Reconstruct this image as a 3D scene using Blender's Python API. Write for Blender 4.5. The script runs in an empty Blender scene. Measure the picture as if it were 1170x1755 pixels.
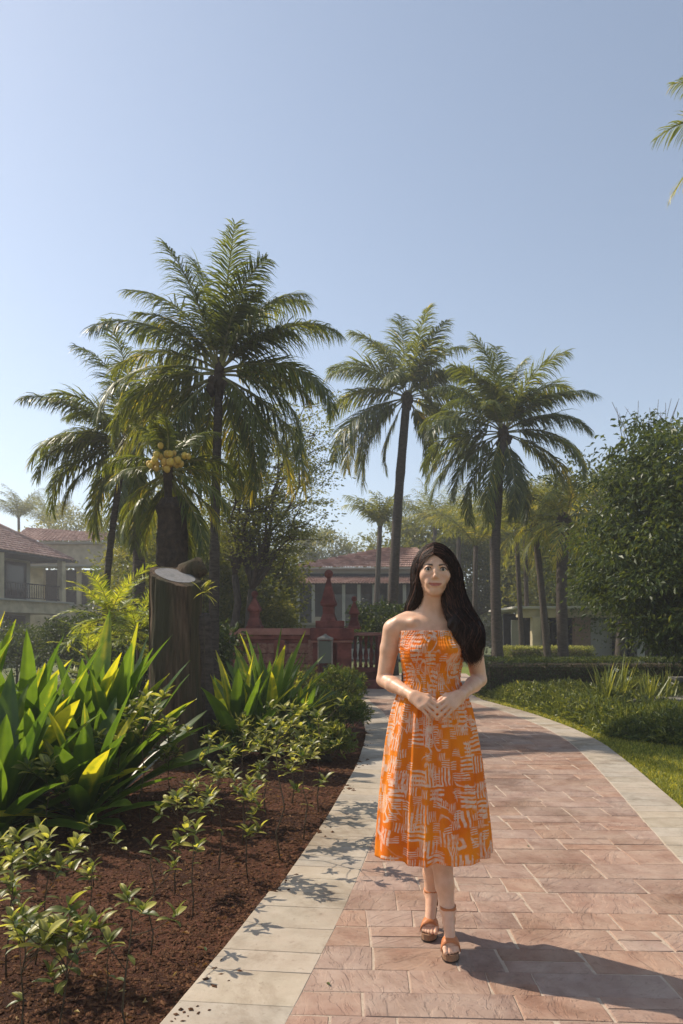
import bpy, math, random
import numpy as np
from mathutils import Vector, Matrix, Euler
random.seed(7); np.random.seed(7)
R = math.radians
PI = math.pi
sc = bpy.context.scene
COL = sc.collection

# ------------------------------------------------------------------ camera, sky, sun, exposure
CAMH = 1.358
cam_d = bpy.data.cameras.new('camera'); cam = bpy.data.objects.new('camera', cam_d); COL.objects.link(cam)
cam.location = (0, 0, CAMH); cam.rotation_euler = (R(90), 0, 0)
cam_d.sensor_fit = 'VERTICAL'; cam_d.sensor_height = 36; cam_d.lens = 26.0
cam_d.shift_y = 0.1182; cam_d.clip_end = 2000; cam_d.clip_start = 0.05
cam_d.dof.use_dof = True; cam_d.dof.focus_distance = 3.15; cam_d.dof.aperture_fstop = 8
sc.camera = cam
SUN = Vector((-.88, .47, 0)).normalized() * math.cos(R(46)) + Vector((0, 0, math.sin(R(46))))
w = bpy.data.worlds.new('World'); sc.world = w; w.use_nodes = True
nt = w.node_tree; nt.nodes.clear()
sky = nt.nodes.new('ShaderNodeTexSky'); sky.sky_type = 'NISHITA'; sky.sun_disc = False
sky.sun_elevation = R(46); sky.sun_rotation = math.atan2(SUN.x, SUN.y)
sky.air_density = 1.0; sky.dust_density = .6; sky.ozone_density = 1.2; sky.altitude = 0
hsv = nt.nodes.new('ShaderNodeHueSaturation'); hsv.inputs['Saturation'].default_value = .76; hsv.inputs['Hue'].default_value = .496
bg = nt.nodes.new('ShaderNodeBackground'); bg.inputs['Strength'].default_value = 0.128
out = nt.nodes.new('ShaderNodeOutputWorld')
nt.links.new(sky.outputs[0], hsv.inputs['Color']); nt.links.new(hsv.outputs[0], bg.inputs[0]); nt.links.new(bg.outputs[0], out.inputs[0])
sd = bpy.data.lights.new('sun', 'SUN'); sd.energy = 4.5; sd.angle = R(.53); sd.color = (1, .88, .73)
so = bpy.data.objects.new('sun', sd); COL.objects.link(so); so.rotation_euler = SUN.to_track_quat('Z', 'Y').to_euler(); so.location = (0, 0, 30)
vs = sc.view_settings; vs.view_transform = 'Standard'; vs.look = 'None'; vs.exposure = 0.37; vs.gamma = 1; vs.use_curve_mapping = False
sc.render.engine = 'CYCLES'; sc.cycles.use_denoising = True
sc.cycles.max_bounces = 6; sc.cycles.transmission_bounces = 4; sc.cycles.volume_bounces = 0; sc.cycles.diffuse_bounces = 3
sc.cycles.use_adaptive_sampling = True; sc.cycles.adaptive_threshold = .02

# ------------------------------------------------------------------ helpers
def at(px, py, Y):           # a point seen in the photograph (1170x1755) at a known distance Y in metres
    return Vector(((px - 585) * Y / 1267, Y, CAMH + (1085 - py) * Y / 1267))
def gy(py): return 1267 * CAMH / (py - 1085)

def link(o, parent=None):
    COL.objects.link(o)
    if parent: o.parent = parent
    return o
def np_mesh(name, V, F, tint=None, uv=None, smooth=True, mats=None, fmat=None):
    V = np.asarray(V, dtype=np.float32); F = np.asarray(F, dtype=np.int32)
    me = bpy.data.meshes.new(name); k = F.shape[1]; m = F.shape[0]
    me.vertices.add(len(V)); me.vertices.foreach_set('co', V.ravel())
    me.loops.add(m * k); me.loops.foreach_set('vertex_index', F.ravel())
    me.polygons.add(m); me.polygons.foreach_set('loop_start', np.arange(0, m * k, k, dtype=np.int32))
    me.polygons.foreach_set('use_smooth', np.full(m, smooth, dtype=bool))
    if fmat is not None: me.polygons.foreach_set('material_index', np.asarray(fmat, dtype=np.int32))
    if tint is not None:
        a = me.attributes.new('tint', 'FLOAT', 'POINT'); a.data.foreach_set('value', np.asarray(tint, dtype=np.float32))
    if uv is not None:
        l = me.uv_layers.new(name='UVMap'); l.data.foreach_set('uv', np.asarray(uv, dtype=np.float32)[F.ravel()].ravel())
    for mt in (mats or []): me.materials.append(mt)
    me.update(calc_edges=True); me.validate()
    return me
def obj_me(name, me, parent=None, loc=None):
    o = bpy.data.objects.new(name, me); link(o, parent)
    if loc is not None: o.location = loc
    return o
class MB:
    def __init__(s): s.v = []; s.f = []; s.t = []; s.uv = []; s.sm = []
    def add(s, vs_, fs, t=.5, smooth=False):
        n = len(s.v); s.v += [tuple(p) for p in vs_]; s.f += [tuple(i + n for i in f) for f in fs]
        s.t += (list(t) if hasattr(t, '__len__') else [t] * len(vs_)); s.sm += [smooth] * len(fs); return s
    def box(s, c, d, rz=0, t=.5, bevel=0):
        x, y, z = d[0] / 2, d[1] / 2, d[2] / 2; b = min(bevel, x * .5, y * .5, z * .5); M = Matrix.Rotation(rz, 3, 'Z'); c = Vector(c)
        if b <= 0:
            P = [(i * x, j * y, k * z) for k in (-1, 1) for j in (-1, 1) for i in (-1, 1)]
            Fs = [(0, 2, 3, 1), (4, 5, 7, 6), (0, 1, 5, 4), (2, 6, 7, 3), (0, 4, 6, 2), (1, 3, 7, 5)]
        else:
            def ring(a, e, h): return [(-a, -e, h), (a, -e, h), (a, e, h), (-a, e, h)]
            P = ring(x - b, y - b, -z) + ring(x, y, -z + b) + ring(x, y, z - b) + ring(x - b, y - b, z)
            Fs = [(3, 2, 1, 0), (12, 13, 14, 15)] + [(r * 4 + i, r * 4 + (i + 1) % 4, r * 4 + 4 + (i + 1) % 4, r * 4 + 4 + i) for r in range(3) for i in range(4)]
        return s.add([c + M @ Vector(p) for p in P], Fs, t)
    def tube(s, pts, rad, n=8, t=.5, cap=True):
        pts = [Vector(p) for p in pts]; m = len(pts)
        if not hasattr(rad, '__len__'): rad = [rad] * m
        P = []; up = Vector((0, 0, 1)); u = None
        for i, p in enumerate(pts):
            d = (pts[min(i + 1, m - 1)] - pts[max(i - 1, 0)])
            d = d.normalized() if d.length > 1e-9 else up
            if u is None: u = d.cross(Vector((1, 0, 0)) if abs(d.x) < .8 else Vector((0, 1, 0))).normalized()
            else:
                u = (u - d * u.dot(d)); u = u.normalized() if u.length > 1e-6 else d.orthogonal().normalized()
            v = d.cross(u)
            for k in range(n):
                a = 2 * PI * k / n; P.append(p + (u * math.cos(a) + v * math.sin(a)) * rad[i])
        Fs = [(i * n + k, i * n + (k + 1) % n, (i + 1) * n + (k + 1) % n, (i + 1) * n + k) for i in range(m - 1) for k in range(n)]
        if cap: Fs += [tuple(range(n - 1, -1, -1)), tuple((m - 1) * n + k for k in range(n))]
        return s.add(P, Fs, t, True)
    def lathe(s, c, prof, n=16, t=.5, smooth=True, sq=False, rz=0):
        c = Vector(c); P = []
        for r, z in prof:
            for k in range(n):
                a = 2 * PI * (k + (.5 if sq else 0)) / n + rz; rr = r * (math.sqrt(2) if sq else 1)
                P.append(c + Vector((rr * math.cos(a), rr * math.sin(a), z)))
        m = len(prof)
        Fs = [(i * n + k, i * n + (k + 1) % n, (i + 1) * n + (k + 1) % n, (i + 1) * n + k) for i in range(m - 1) for k in range(n)]
        Fs += [tuple(range(n - 1, -1, -1)), tuple((m - 1) * n + k for k in range(n))]
        return s.add(P, Fs, t, smooth)
    def quad(s, a, b, c, d, t=.5): return s.add([a, b, c, d], [(0, 1, 2, 3)], t)
    def mesh(s, name, mat):
        me = bpy.data.meshes.new(name); me.from_pydata([tuple(p) for p in s.v], [], s.f)
        a = me.attributes.new('tint', 'FLOAT', 'POINT'); a.data.foreach_set('value', s.t)
        me.polygons.foreach_set('use_smooth', s.sm)
        if mat: me.materials.append(mat)
        me.update(); return me
    def build(s, name, mat, parent=None, loc=None): return obj_me(name, s.mesh(name, mat), parent, loc)
def tag(o, label=None, cat=None, group=None, kind=None):
    if label: o['label'] = label
    if cat: o['category'] = cat
    if group: o['group'] = group
    if kind: o['kind'] = kind
    return o
def empty(name, loc=(0, 0, 0), rz=0):
    o = bpy.data.objects.new(name, None); COL.objects.link(o); o.location = loc; o.rotation_euler = (0, 0, rz); o.empty_display_size = .1
    return o

# ------------------------------------------------------------------ materials
def mat(name, rough=.8, spec=.3):
    m = bpy.data.materials.new(name); m.use_nodes = True; n = m.node_tree; b = n.nodes['Principled BSDF']
    b.inputs['Roughness'].default_value = rough; b.inputs['Specular IOR Level'].default_value = spec
    return m, n, b
def N(n, typ, **kw):
    x = n.nodes.new(typ)
    for k, v in kw.items():
        if k in x.inputs: x.inputs[k].default_value = v
        else: setattr(x, k, v)
    return x
def L(n, a, b): n.links.new(a, b)
def ramp(n, src, stops):
    r = n.nodes.new('ShaderNodeValToRGB'); e = r.color_ramp.elements
    while len(e) < len(stops): e.new(.5)
    for i, (p, c) in enumerate(stops): e[i].position = p; e[i].color = (*c, 1) if len(c) == 3 else c
    L(n, src, r.inputs[0]); return r
def coords(n, kind='Object', scale=None):
    t = n.nodes.new('ShaderNodeTexCoord'); o = t.outputs[kind]
    if scale:
        mp = n.nodes.new('ShaderNodeMapping'); mp.inputs['Scale'].default_value = scale; L(n, o, mp.inputs[0]); o = mp.outputs[0]
    return o
def bump(n, b, src, strength, dist=.01, prev=None):
    x = n.nodes.new('ShaderNodeBump'); x.inputs['Strength'].default_value = strength; x.inputs['Distance'].default_value = dist
    L(n, src, x.inputs['Height'])
    if prev: L(n, prev, x.inputs['Normal'])
    if b: L(n, x.outputs[0], b.inputs['Normal'])
    return x.outputs[0]
def surf(name, c1, c2, scale=6, rough=.85, spec=.25, bstr=.3, bscale=60, bdist=.01, var=0, c3=None, geo=True, stretch=None, big=None):
    """stone, plaster, bark, soil ...: noise between colours, per-piece tint, fine relief"""
    m, n, b = mat(name, rough, spec)
    pos = n.nodes.new('ShaderNodeNewGeometry').outputs['Position'] if geo else coords(n)
    if stretch:
        mp = n.nodes.new('ShaderNodeMapping'); mp.inputs['Scale'].default_value = stretch; L(n, pos, mp.inputs[0]); pos = mp.outputs[0]
    t = N(n, 'ShaderNodeTexNoise', Scale=scale, Detail=8, Roughness=.6); L(n, pos, t.inputs['Vector'])
    st = [(.3, c1), (.7, c2)] if c3 is None else [(.28, c1), (.5, c2), (.72, c3)]
    r = ramp(n, t.outputs[0], st); colr = r.outputs[0]
    if big:
        t3 = N(n, 'ShaderNodeTexNoise', Scale=big[0], Detail=4); L(n, pos, t3.inputs['Vector'])
        r3 = ramp(n, t3.outputs[0], [(.42, (0, 0, 0)), (.62, (1, 1, 1))])
        mx = N(n, 'ShaderNodeMix', data_type='RGBA'); L(n, r3.outputs[0], mx.inputs[0]); L(n, colr, mx.inputs[6]); mx.inputs[7].default_value = (*big[1], 1); colr = mx.outputs[2]
    if var:
        a = n.nodes.new('ShaderNodeAttribute'); a.attribute_name = 'tint'
        oi = n.nodes.new('ShaderNodeObjectInfo')
        ad = N(n, 'ShaderNodeMath', operation='ADD'); L(n, a.outputs['Fac'], ad.inputs[0]); L(n, oi.outputs['Random'], ad.inputs[1])
        mr = N(n, 'ShaderNodeMapRange'); mr.inputs[1].default_value = 0; mr.inputs[2].default_value = 2; mr.inputs[3].default_value = 1 - var; mr.inputs[4].default_value = 1 + var
        L(n, ad.outputs[0], mr.inputs[0])
        h = N(n, 'ShaderNodeHueSaturation'); L(n, colr, h.inputs['Color']); L(n, mr.outputs[0], h.inputs['Value'])
        mh = N(n, 'ShaderNodeMapRange'); mh.inputs[3].default_value = .5 - var * .04; mh.inputs[4].default_value = .5 + var * .04; L(n, oi.outputs['Random'], mh.inputs[0]); L(n, mh.outputs[0], h.inputs['Hue'])
        colr = h.outputs[0]
    L(n, colr, b.inputs['Base Color'])
    t2 = N(n, 'ShaderNodeTexNoise', Scale=bscale, Detail=6, Roughness=.65); L(n, pos, t2.inputs['Vector'])
    bump(n, b, t2.outputs[0], bstr, bdist)
    return m
def leaf_mat(name, dark, light, yellow=None, trans=.35, rough=.45, spec=.35, tcol=None, spot=None):
    m, n, b = mat(name, rough, spec)
    a = n.nodes.new('ShaderNodeAttribute'); a.attribute_name = 'tint'
    pos = n.nodes.new('ShaderNodeNewGeometry').outputs['Position']
    t = N(n, 'ShaderNodeTexNoise', Scale=9, Detail=3); L(n, pos, t.inputs['Vector'])
    m1 = N(n, 'ShaderNodeMath', operation='MULTIPLY_ADD'); L(n, t.outputs[0], m1.inputs[0]); m1.inputs[1].default_value = .5; m1.inputs[2].default_value = -.25
    ad = N(n, 'ShaderNodeMath', operation='ADD'); L(n, a.outputs['Fac'], ad.inputs[0]); L(n, m1.outputs[0], ad.inputs[1])
    oi = n.nodes.new('ShaderNodeObjectInfo')
    m2 = N(n, 'ShaderNodeMath', operation='MULTIPLY_ADD'); L(n, oi.outputs['Random'], m2.inputs[0]); m2.inputs[1].default_value = .3; m2.inputs[2].default_value = -.15
    ad2 = N(n, 'ShaderNodeMath', operation='ADD'); L(n, ad.outputs[0], ad2.inputs[0]); L(n, m2.outputs[0], ad2.inputs[1])
    st = [(.15, dark), (.75, light)] + ([(.97, yellow)] if yellow else [])
    r = ramp(n, ad2.outputs[0], st)
    L(n, r.outputs[0], b.inputs['Base Color'])
    tr = n.nodes.new('ShaderNodeBsdfTranslucent')
    h = N(n, 'ShaderNodeMix', data_type='RGBA', blend_type='MULTIPLY'); h.inputs[0].default_value = 1
    L(n, r.outputs[0], h.inputs[6]); h.inputs[7].default_value = (*(tcol or (3.0, 2.4, .8)), 1); h.clamp_result = True
    L(n, h.outputs[2], tr.inputs[0])
    mx = n.nodes.new('ShaderNodeMixShader'); mx.inputs[0].default_value = trans
    L(n, b.outputs[0], mx.inputs[1]); L(n, tr.outputs[0], mx.inputs[2])
    L(n, mx.outputs[0], n.nodes['Material Output'].inputs[0])
    return m
def plain(name, c, rough=.6, spec=.3, metal=0):
    m, n, b = mat(name, rough, spec); b.inputs['Base Color'].default_value = (*c, 1); b.inputs['Metallic'].default_value = metal; return m

M = {}
M['soil'] = surf('bed soil', (.03, .015, .010), (.105, .045, .026), scale=40, c3=(.18, .08, .048), bstr=.9, bscale=120, bdist=.02, rough=.95, spec=.1, big=(1.3, (.055, .027, .018)))
M['mulch'] = surf('mulch crumbs', (.05, .022, .014), (.15, .064, .037), scale=30, rough=.95, spec=.1, bstr=.5, bscale=200, var=.45)
M['ground'] = surf('garden ground', (.05, .06, .018), (.1, .12, .035), scale=3, bstr=.5, bscale=40, c3=(.14, .13, .06))
M['lawn'] = surf('lawn', (.06, .09, .012), (.15, .19, .03), scale=5, bstr=.6, bscale=150, c3=(.22, .22, .05))
M['mortar'] = surf('paving mortar', (.40, .31, .23), (.54, .44, .34), scale=30, bstr=.5, bscale=200)
M['subbase'] = surf('slab bedding', (.12, .09, .07), (.2, .16, .12), scale=30)
def cleft(name, c1, c2, c3, bstr, var, ridge=.5, hv=None):
    m, n, b = mat(name, .8, .25)
    pos = n.nodes.new('ShaderNodeNewGeometry').outputs['Position']
    oi = n.nodes.new('ShaderNodeObjectInfo')
    sh = N(n, 'ShaderNodeVectorMath', operation='SCALE'); sh.inputs[0].default_value = (37, 51, 23); L(n, oi.outputs['Random'], sh.inputs['Scale'])
    ad = N(n, 'ShaderNodeVectorMath', operation='ADD'); L(n, pos, ad.inputs[0]); L(n, sh.outputs[0], ad.inputs[1])
    vr = N(n, 'ShaderNodeVectorRotate', rotation_type='Z_AXIS'); mm = N(n, 'ShaderNodeMath', operation='MULTIPLY'); L(n, oi.outputs['Random'], mm.inputs[0]); mm.inputs[1].default_value = 57
    L(n, ad.outputs[0], vr.inputs['Vector']); L(n, mm.outputs[0], vr.inputs['Angle'])
    mp = N(n, 'ShaderNodeMapping'); mp.inputs['Scale'].default_value = (1, 2.4, 1); L(n, vr.outputs[0], mp.inputs[0])
    t = N(n, 'ShaderNodeTexNoise', Scale=7, Detail=9, Roughness=.6); L(n, ad.outputs[0], t.inputs['Vector'])
    r = ramp(n, t.outputs[0], [(.3, c1), (.5, c2), (.7, c3)])
    h = N(n, 'ShaderNodeHueSaturation')
    mr = N(n, 'ShaderNodeMapRange'); mr.inputs[3].default_value = 1 - var; mr.inputs[4].default_value = 1 + var; L(n, oi.outputs['Random'], mr.inputs[0]); L(n, mr.outputs[0], h.inputs['Value'])
    wn = N(n, 'ShaderNodeTexWhiteNoise', noise_dimensions='1D'); L(n, mm.outputs[0], wn.inputs['W'])
    ms = N(n, 'ShaderNodeMapRange'); ms.inputs[3].default_value = .8; ms.inputs[4].default_value = 1.1; L(n, wn.outputs[0], ms.inputs[0]); L(n, ms.outputs[0], h.inputs['Saturation'])
    L(n, r.outputs[0], h.inputs['Color']); colr = h.outputs[0]
    ds = N(n, 'ShaderNodeTexNoise', Scale=2.2, Detail=5, Roughness=.7); L(n, pos, ds.inputs['Vector'])      # dusty wear across the paving
    dr = ramp(n, ds.outputs[0], [(.4, (0, 0, 0)), (.7, (.45, .45, .45))])
    mx = N(n, 'ShaderNodeMix', data_type='RGBA'); L(n, dr.outputs[0], mx.inputs[0]); L(n, colr, mx.inputs[6]); mx.inputs[7].default_value = (.40, .31, .235, 1)
    sn = N(n, 'ShaderNodeTexNoise', Scale=1.1, Detail=7, Roughness=.75, Distortion=.4); L(n, pos, sn.inputs['Vector']); sr = ramp(n, sn.outputs[0], [(.36, (.68, .64, .6)), (.5, (1, 1, 1))])
    sk = N(n, 'ShaderNodeTexNoise', Scale=34, Detail=4, Roughness=.7); L(n, pos, sk.inputs['Vector']); sq = ramp(n, sk.outputs[0], [(.3, (.72, .70, .68)), (.42, (1, 1, 1))])
    my = N(n, 'ShaderNodeMix', data_type='RGBA', blend_type='MULTIPLY'); my.inputs[0].default_value = 1; L(n, mx.outputs[2], my.inputs[6]); L(n, sr.outputs[0], my.inputs[7])
    mz = N(n, 'ShaderNodeMix', data_type='RGBA', blend_type='MULTIPLY'); mz.inputs[0].default_value = 1; L(n, my.outputs[2], mz.inputs[6]); L(n, sq.outputs[0], mz.inputs[7])
    L(n, mz.outputs[2], b.inputs['Base Color'])
    rd = N(n, 'ShaderNodeTexNoise', Scale=5, Detail=5, Roughness=.55, Distortion=.6); L(n, mp.outputs[0], rd.inputs['Vector'])
    rr = ramp(n, rd.outputs[0], [(.38, (0, 0, 0)), (.44, (.4, .4, .4)), (.46, (.5, .5, .5)), (.55, (.55, .55, .55)), (.57, (.9, .9, .9)), (.8, (1, 1, 1))])
    n1 = bump(n, None, rr.outputs[0], bstr * ridge, .009)
    fn = N(n, 'ShaderNodeTexNoise', Scale=90, Detail=6, Roughness=.7); L(n, pos, fn.inputs['Vector'])
    bump(n, b, fn.outputs[0], bstr * .35, .004, n1)
    return m
M['red'] = cleft('red sandstone', (.265, .15, .105), (.33, .208, .152), (.40, .275, .205), 1.0, .11, ridge=.7)
M['cream'] = cleft('cream limestone', (.33, .28, .21), (.40, .345, .265), (.46, .40, .315), .35, .09, ridge=.25)
# ------------------------------------------------------------------ the setting: ground, path, beds, lawn
def curve(pts):
    ys = np.array([p[0] for p in pts], float); xs = np.array([p[1] for p in pts], float)
    g = np.linspace(ys[0], ys[-1], 600); x = np.interp(g, ys, xs)
    k = np.hanning(61); k /= k.sum(); pad = np.pad(x, 30, mode='reflect', reflect_type='odd'); x = np.convolve(pad, k, 'valid')
    return lambda y: float(np.interp(y, g, x))
LO = curve([(0, -1.12), (2.57, -.60), (3.74, -.37), (5.46, -.11), (7.64, .16), (9.72, .32), (11, .35), (12.7, .32), (15.6, .10), (18, -.3)])
LI = lambda y: LO(y) + .40
RI = curve([(0, 1.15), (2.57, 1.72), (4.35, 2.01), (5, 2.12), (6.16, 2.34), (7.6, 2.60), (9.2, 2.86), (10.6, 2.93), (12.5, 2.85), (15, 2.5), (18, 1.9)])
RO = lambda y: RI(y) + .39
def xy(x, y, z): return (x, y, z)

g = MB(); g.quad((-500, -60, -.09), (500, -60, -.09), (500, 900, -.09), (-500, 900, -.09))
tag(g.build('ground', M['ground']), kind='structure')

# path: mortar bed, red stones in random courses, limestone borders both sides
path = MB()
st = np.linspace(.4, 15.2, 75)
for a, b in zip(st[:-1], st[1:]):
    path.quad((LI(a) - .01, a, -.0028), (RI(a) + .01, a, -.0028), (RI(b) + .01, b, -.0028), (LI(b) - .01, b, -.0028))
po = path.build('path', M['mortar']); tag(po, kind='structure')
sub = MB()
for a, b in zip(st[:-1], st[1:]):
    sub.quad((LO(a) + .02, a, -.013), (LI(a) - .012, a, -.013), (LI(b) - .012, b, -.013), (LO(b) + .02, b, -.013))
    sub.quad((RI(a) + .012, a, -.013), (RO(a) - .02, a, -.013), (RO(b) - .02, b, -.013), (RI(b) + .012, b, -.013))
sub.build('slab_bedding', M['subbase'], po)
rg = random.Random(11)
def slab(corners, ztop, zbot, gap, name, mt, jit=0, store=None, bev=.004):
    c = [Vector((p[0], p[1], 0)) for p in corners]; m = sum(c, Vector()) / 4
    c = [p + (m - p).normalized() * gap * .7 + Vector((rg.uniform(-jit, jit), rg.uniform(-jit, jit), 0)) for p in c]
    def ring(dz, k): return [Vector((m.x + (p.x - m.x) * (1 - k / (p - m).length), m.y + (p.y - m.y) * (1 - k / (p - m).length), dz)) for p in c]
    tz = [rg.uniform(-.0012, .0012) for _ in range(4)]
    top = ring(ztop, bev * 1.4)
    for i, q in enumerate(top): q.z += tz[i]
    # a midpoint on each edge, knocked in or out, keeps the outline uneven
    P = []
    for lev, (z, k) in enumerate(((zbot, 0), (ztop - bev, 0), (ztop, bev * 1.4))):
        rr = ring(z, k)
        if lev == 2: rr = top
        for i in range(4):
            P.append(rr[i] - m * 1); a, b = rr[i], rr[(i + 1) % 4]
            q = (a + b) / 2; P.append(q - m)
    for i in range(4):
        off = rg.uniform(-jit, jit) * .8
        a, b = c[i], c[(i + 1) % 4]; d = (b - a); nrm = Vector((d.y, -d.x, 0)).normalized() * off
        for lev in range(3): P[lev * 8 + i * 2 + 1] += nrm
    Fs = [(l * 8 + i, l * 8 + (i + 1) % 8, l * 8 + 8 + (i + 1) % 8, l * 8 + 8 + i) for l in range(2) for i in range(8)] + [tuple(range(16, 24))]
    if store is not None:
        store.add([p + m for p in P], Fs, rg.random()); return
    mb = MB(); mb.add(P, Fs, .5)
    mb.build(name, mt, po, loc=m)
# border slabs
def border(fo, fi, y0, y1, step, n_max, tilt):
    y = y0; k = 0; rest = MB()
    while y < y1:
        h = step * rg.uniform(.85, 1.25) * (1 if y < 12 else 1.3)
        o0, o1 = fo(y), fo(y + h); i0, i1 = fi(y), fi(y + h)
        # joints square to the edge
        jog = -.035 if (fo is LO and y < 3.72) else 0
        slab([(o0 + jog, y), (i0, y - tilt), (i1, y + h - tilt), (o1 + jog, y + h)], 0, -.06, .0025, 'border_slab', M['cream'], .0012, rest if k >= n_max else None)
        y += h; k += 1
    if rest.v: tag(rest.build('border_slab', M['cream'], po), kind='stuff')
border(LO, LI, .9, 15.1, .215, 140, .05)
border(lambda y: RI(y), lambda y: RO(y), 2.2, 15.1, .215, 140, .02)
# red stones: courses ~.27 m, widths .28-.62
rest = MB(); y = .7; n = 0; carry = []
while y < 15:
    h = .235 * rg.uniform(.75, 1.25); xl = LI(y + h / 2) + .006; xr = RI(y + h / 2) - .006
    x = xl; first = True
    while x < xr - .05:
        wd = rg.choice([.2, .26, .32, .38, .44, .54]) * rg.uniform(.9, 1.1)
        if first: wd *= rg.uniform(.5, 1.1); first = False
        if xr - (x + wd) < .16: wd = xr - x
        sl = .06 * max(0, 1 - y / 9)
        def c(xx, yy):
            if xx <= xl + 1e-6: xx = LI(yy) + .006
            elif xx >= xr - 1e-6: xx = RI(yy) - .006
            return (xx, yy - sl * (xx - .8))
        parts = [(y, y + h)] if (rg.random() > .16 or wd > .45) else [(y, y + h * .5), (y + h * .5, y + h)]
        sk = rg.uniform(-.012, .012)
        for a, b in parts:
            vis = y > 2.2
            st_ = None if (n < 295 and vis and x < xl + 2.6) else rest
            if st_ is None: n += 1
            slab([c(x, a), c(x + wd, a), c(x + wd + (sk if x + wd < xr else 0), b), c(x, b)], rg.uniform(-.0012, .0018), -.03, .0045, 'paving_stone', M['red'], .0035, st_)
        x += wd
    y += h
tag(rest.build('paving_stone', M['red'], po), kind='stuff')

# far forecourt before the steps
fc = MB(); fc.quad((-1.6, 15.0, -.008), (3.3, 15.0, -.008), (4.2, 25, -.008), (-1.6, 25, -.008))
M['fore'] = surf('forecourt paving', (.36, .27, .21), (.46, .37, .3), scale=2, bstr=.3, bscale=60)
tag(fc.build('forecourt', M['fore']), kind='structure')

# planting bed (left): a lumpy soil sheet ending under the border slabs
from mathutils import noise as mn
def bedz(x, y):
    return -.042 + .02 * mn.noise(Vector((x * 2.1, y * 2.1, 3))) + .014 * mn.noise(Vector((x * 9, y * 9, 1))) + .007 * mn.noise(Vector((x * 31, y * 31, 9)))
V = []; F = []
ys = np.concatenate([np.arange(.8, 5, .022), np.arange(5, 9, .05), np.arange(9, 17.01, .12)])
nx = 110
for yy in ys:
    xr = LO(yy) + .03; xl = -.62 * yy - 1.2
    for i in range(nx):
        s = i / (nx - 1); s = 1 - (1 - s) ** 1.3
        x = xl + (xr - xl) * s
        V.append((x, yy, min(bedz(x, yy), -.014 if xr - x < .1 else .1)))
for j in range(len(ys) - 1):
    for i in range(nx - 1): F.append((j * nx + i, j * nx + i + 1, (j + 1) * nx + i + 1, (j + 1) * nx + i))
tag(obj_me('planting_bed', np_mesh('planting_bed', V, F, mats=[M['soil']])), kind='structure')
# crumbs of coir mulch and soil lying on the bed
def crumbs():
    rs = np.random.RandomState(3); n = 42000
    yy = 1.9 + 8.5 * rs.rand(n) ** 1.9; lo = np.array([LO(v) for v in yy]); s = rs.rand(n) ** 1.15
    xx = lo - .012 - s * (.42 * yy + .3); sp = (rs.rand(n) < .010) & (np.sin(yy * 5.1) + np.sin(yy * 12.7 + 1) > .3); xx = np.where(sp, lo + rs.rand(n) ** 3 * .12, xx)
    size = (.003 + .007 * rs.rand(n) ** 2.4) * (.7 + yy * .12)
    base = np.array([[1, 0, 0], [-1, 0, 0], [0, 1, 0], [0, -1, 0], [0, 0, 1], [0, 0, -1]], float)
    tri = np.array([[0, 2, 4], [2, 1, 4], [1, 3, 4], [3, 0, 4], [2, 0, 5], [1, 2, 5], [3, 1, 5], [0, 3, 5]])
    jit = 1 + .5 * (rs.rand(n, 6, 1) - .5); st = 1 + 1.6 * rs.rand(n, 1, 1) * np.array([[[1, 0, 0]]])
    a = rs.rand(n) * 6.28; ca, sa = np.cos(a), np.sin(a)
    P = base[None] * jit * st * size[:, None, None]; P[:, :, 2] *= .7
    X = P[:, :, 0] * ca[:, None] - P[:, :, 1] * sa[:, None]; Y_ = P[:, :, 0] * sa[:, None] + P[:, :, 1] * ca[:, None]
    size = np.where(sp, size * .38, size); z = np.where(sp, .0005, np.array([bedz(x, y) for x, y in zip(xx, yy)])) + size * .3
    V = np.stack([X + xx[:, None], Y_ + yy[:, None], P[:, :, 2] + z[:, None]], -1).reshape(-1, 3)
    F = (tri[None] + (np.arange(n) * 6)[:, None, None]).reshape(-1, 3)
    tag(obj_me('mulch', np_mesh('mulch', V, F, tint=np.repeat(rs.rand(n), 6), mats=[M['mulch']], smooth=False)), 'red brown soil crumbs and coir mulch over the planting bed', 'mulch', kind='stuff')
crumbs()

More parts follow.
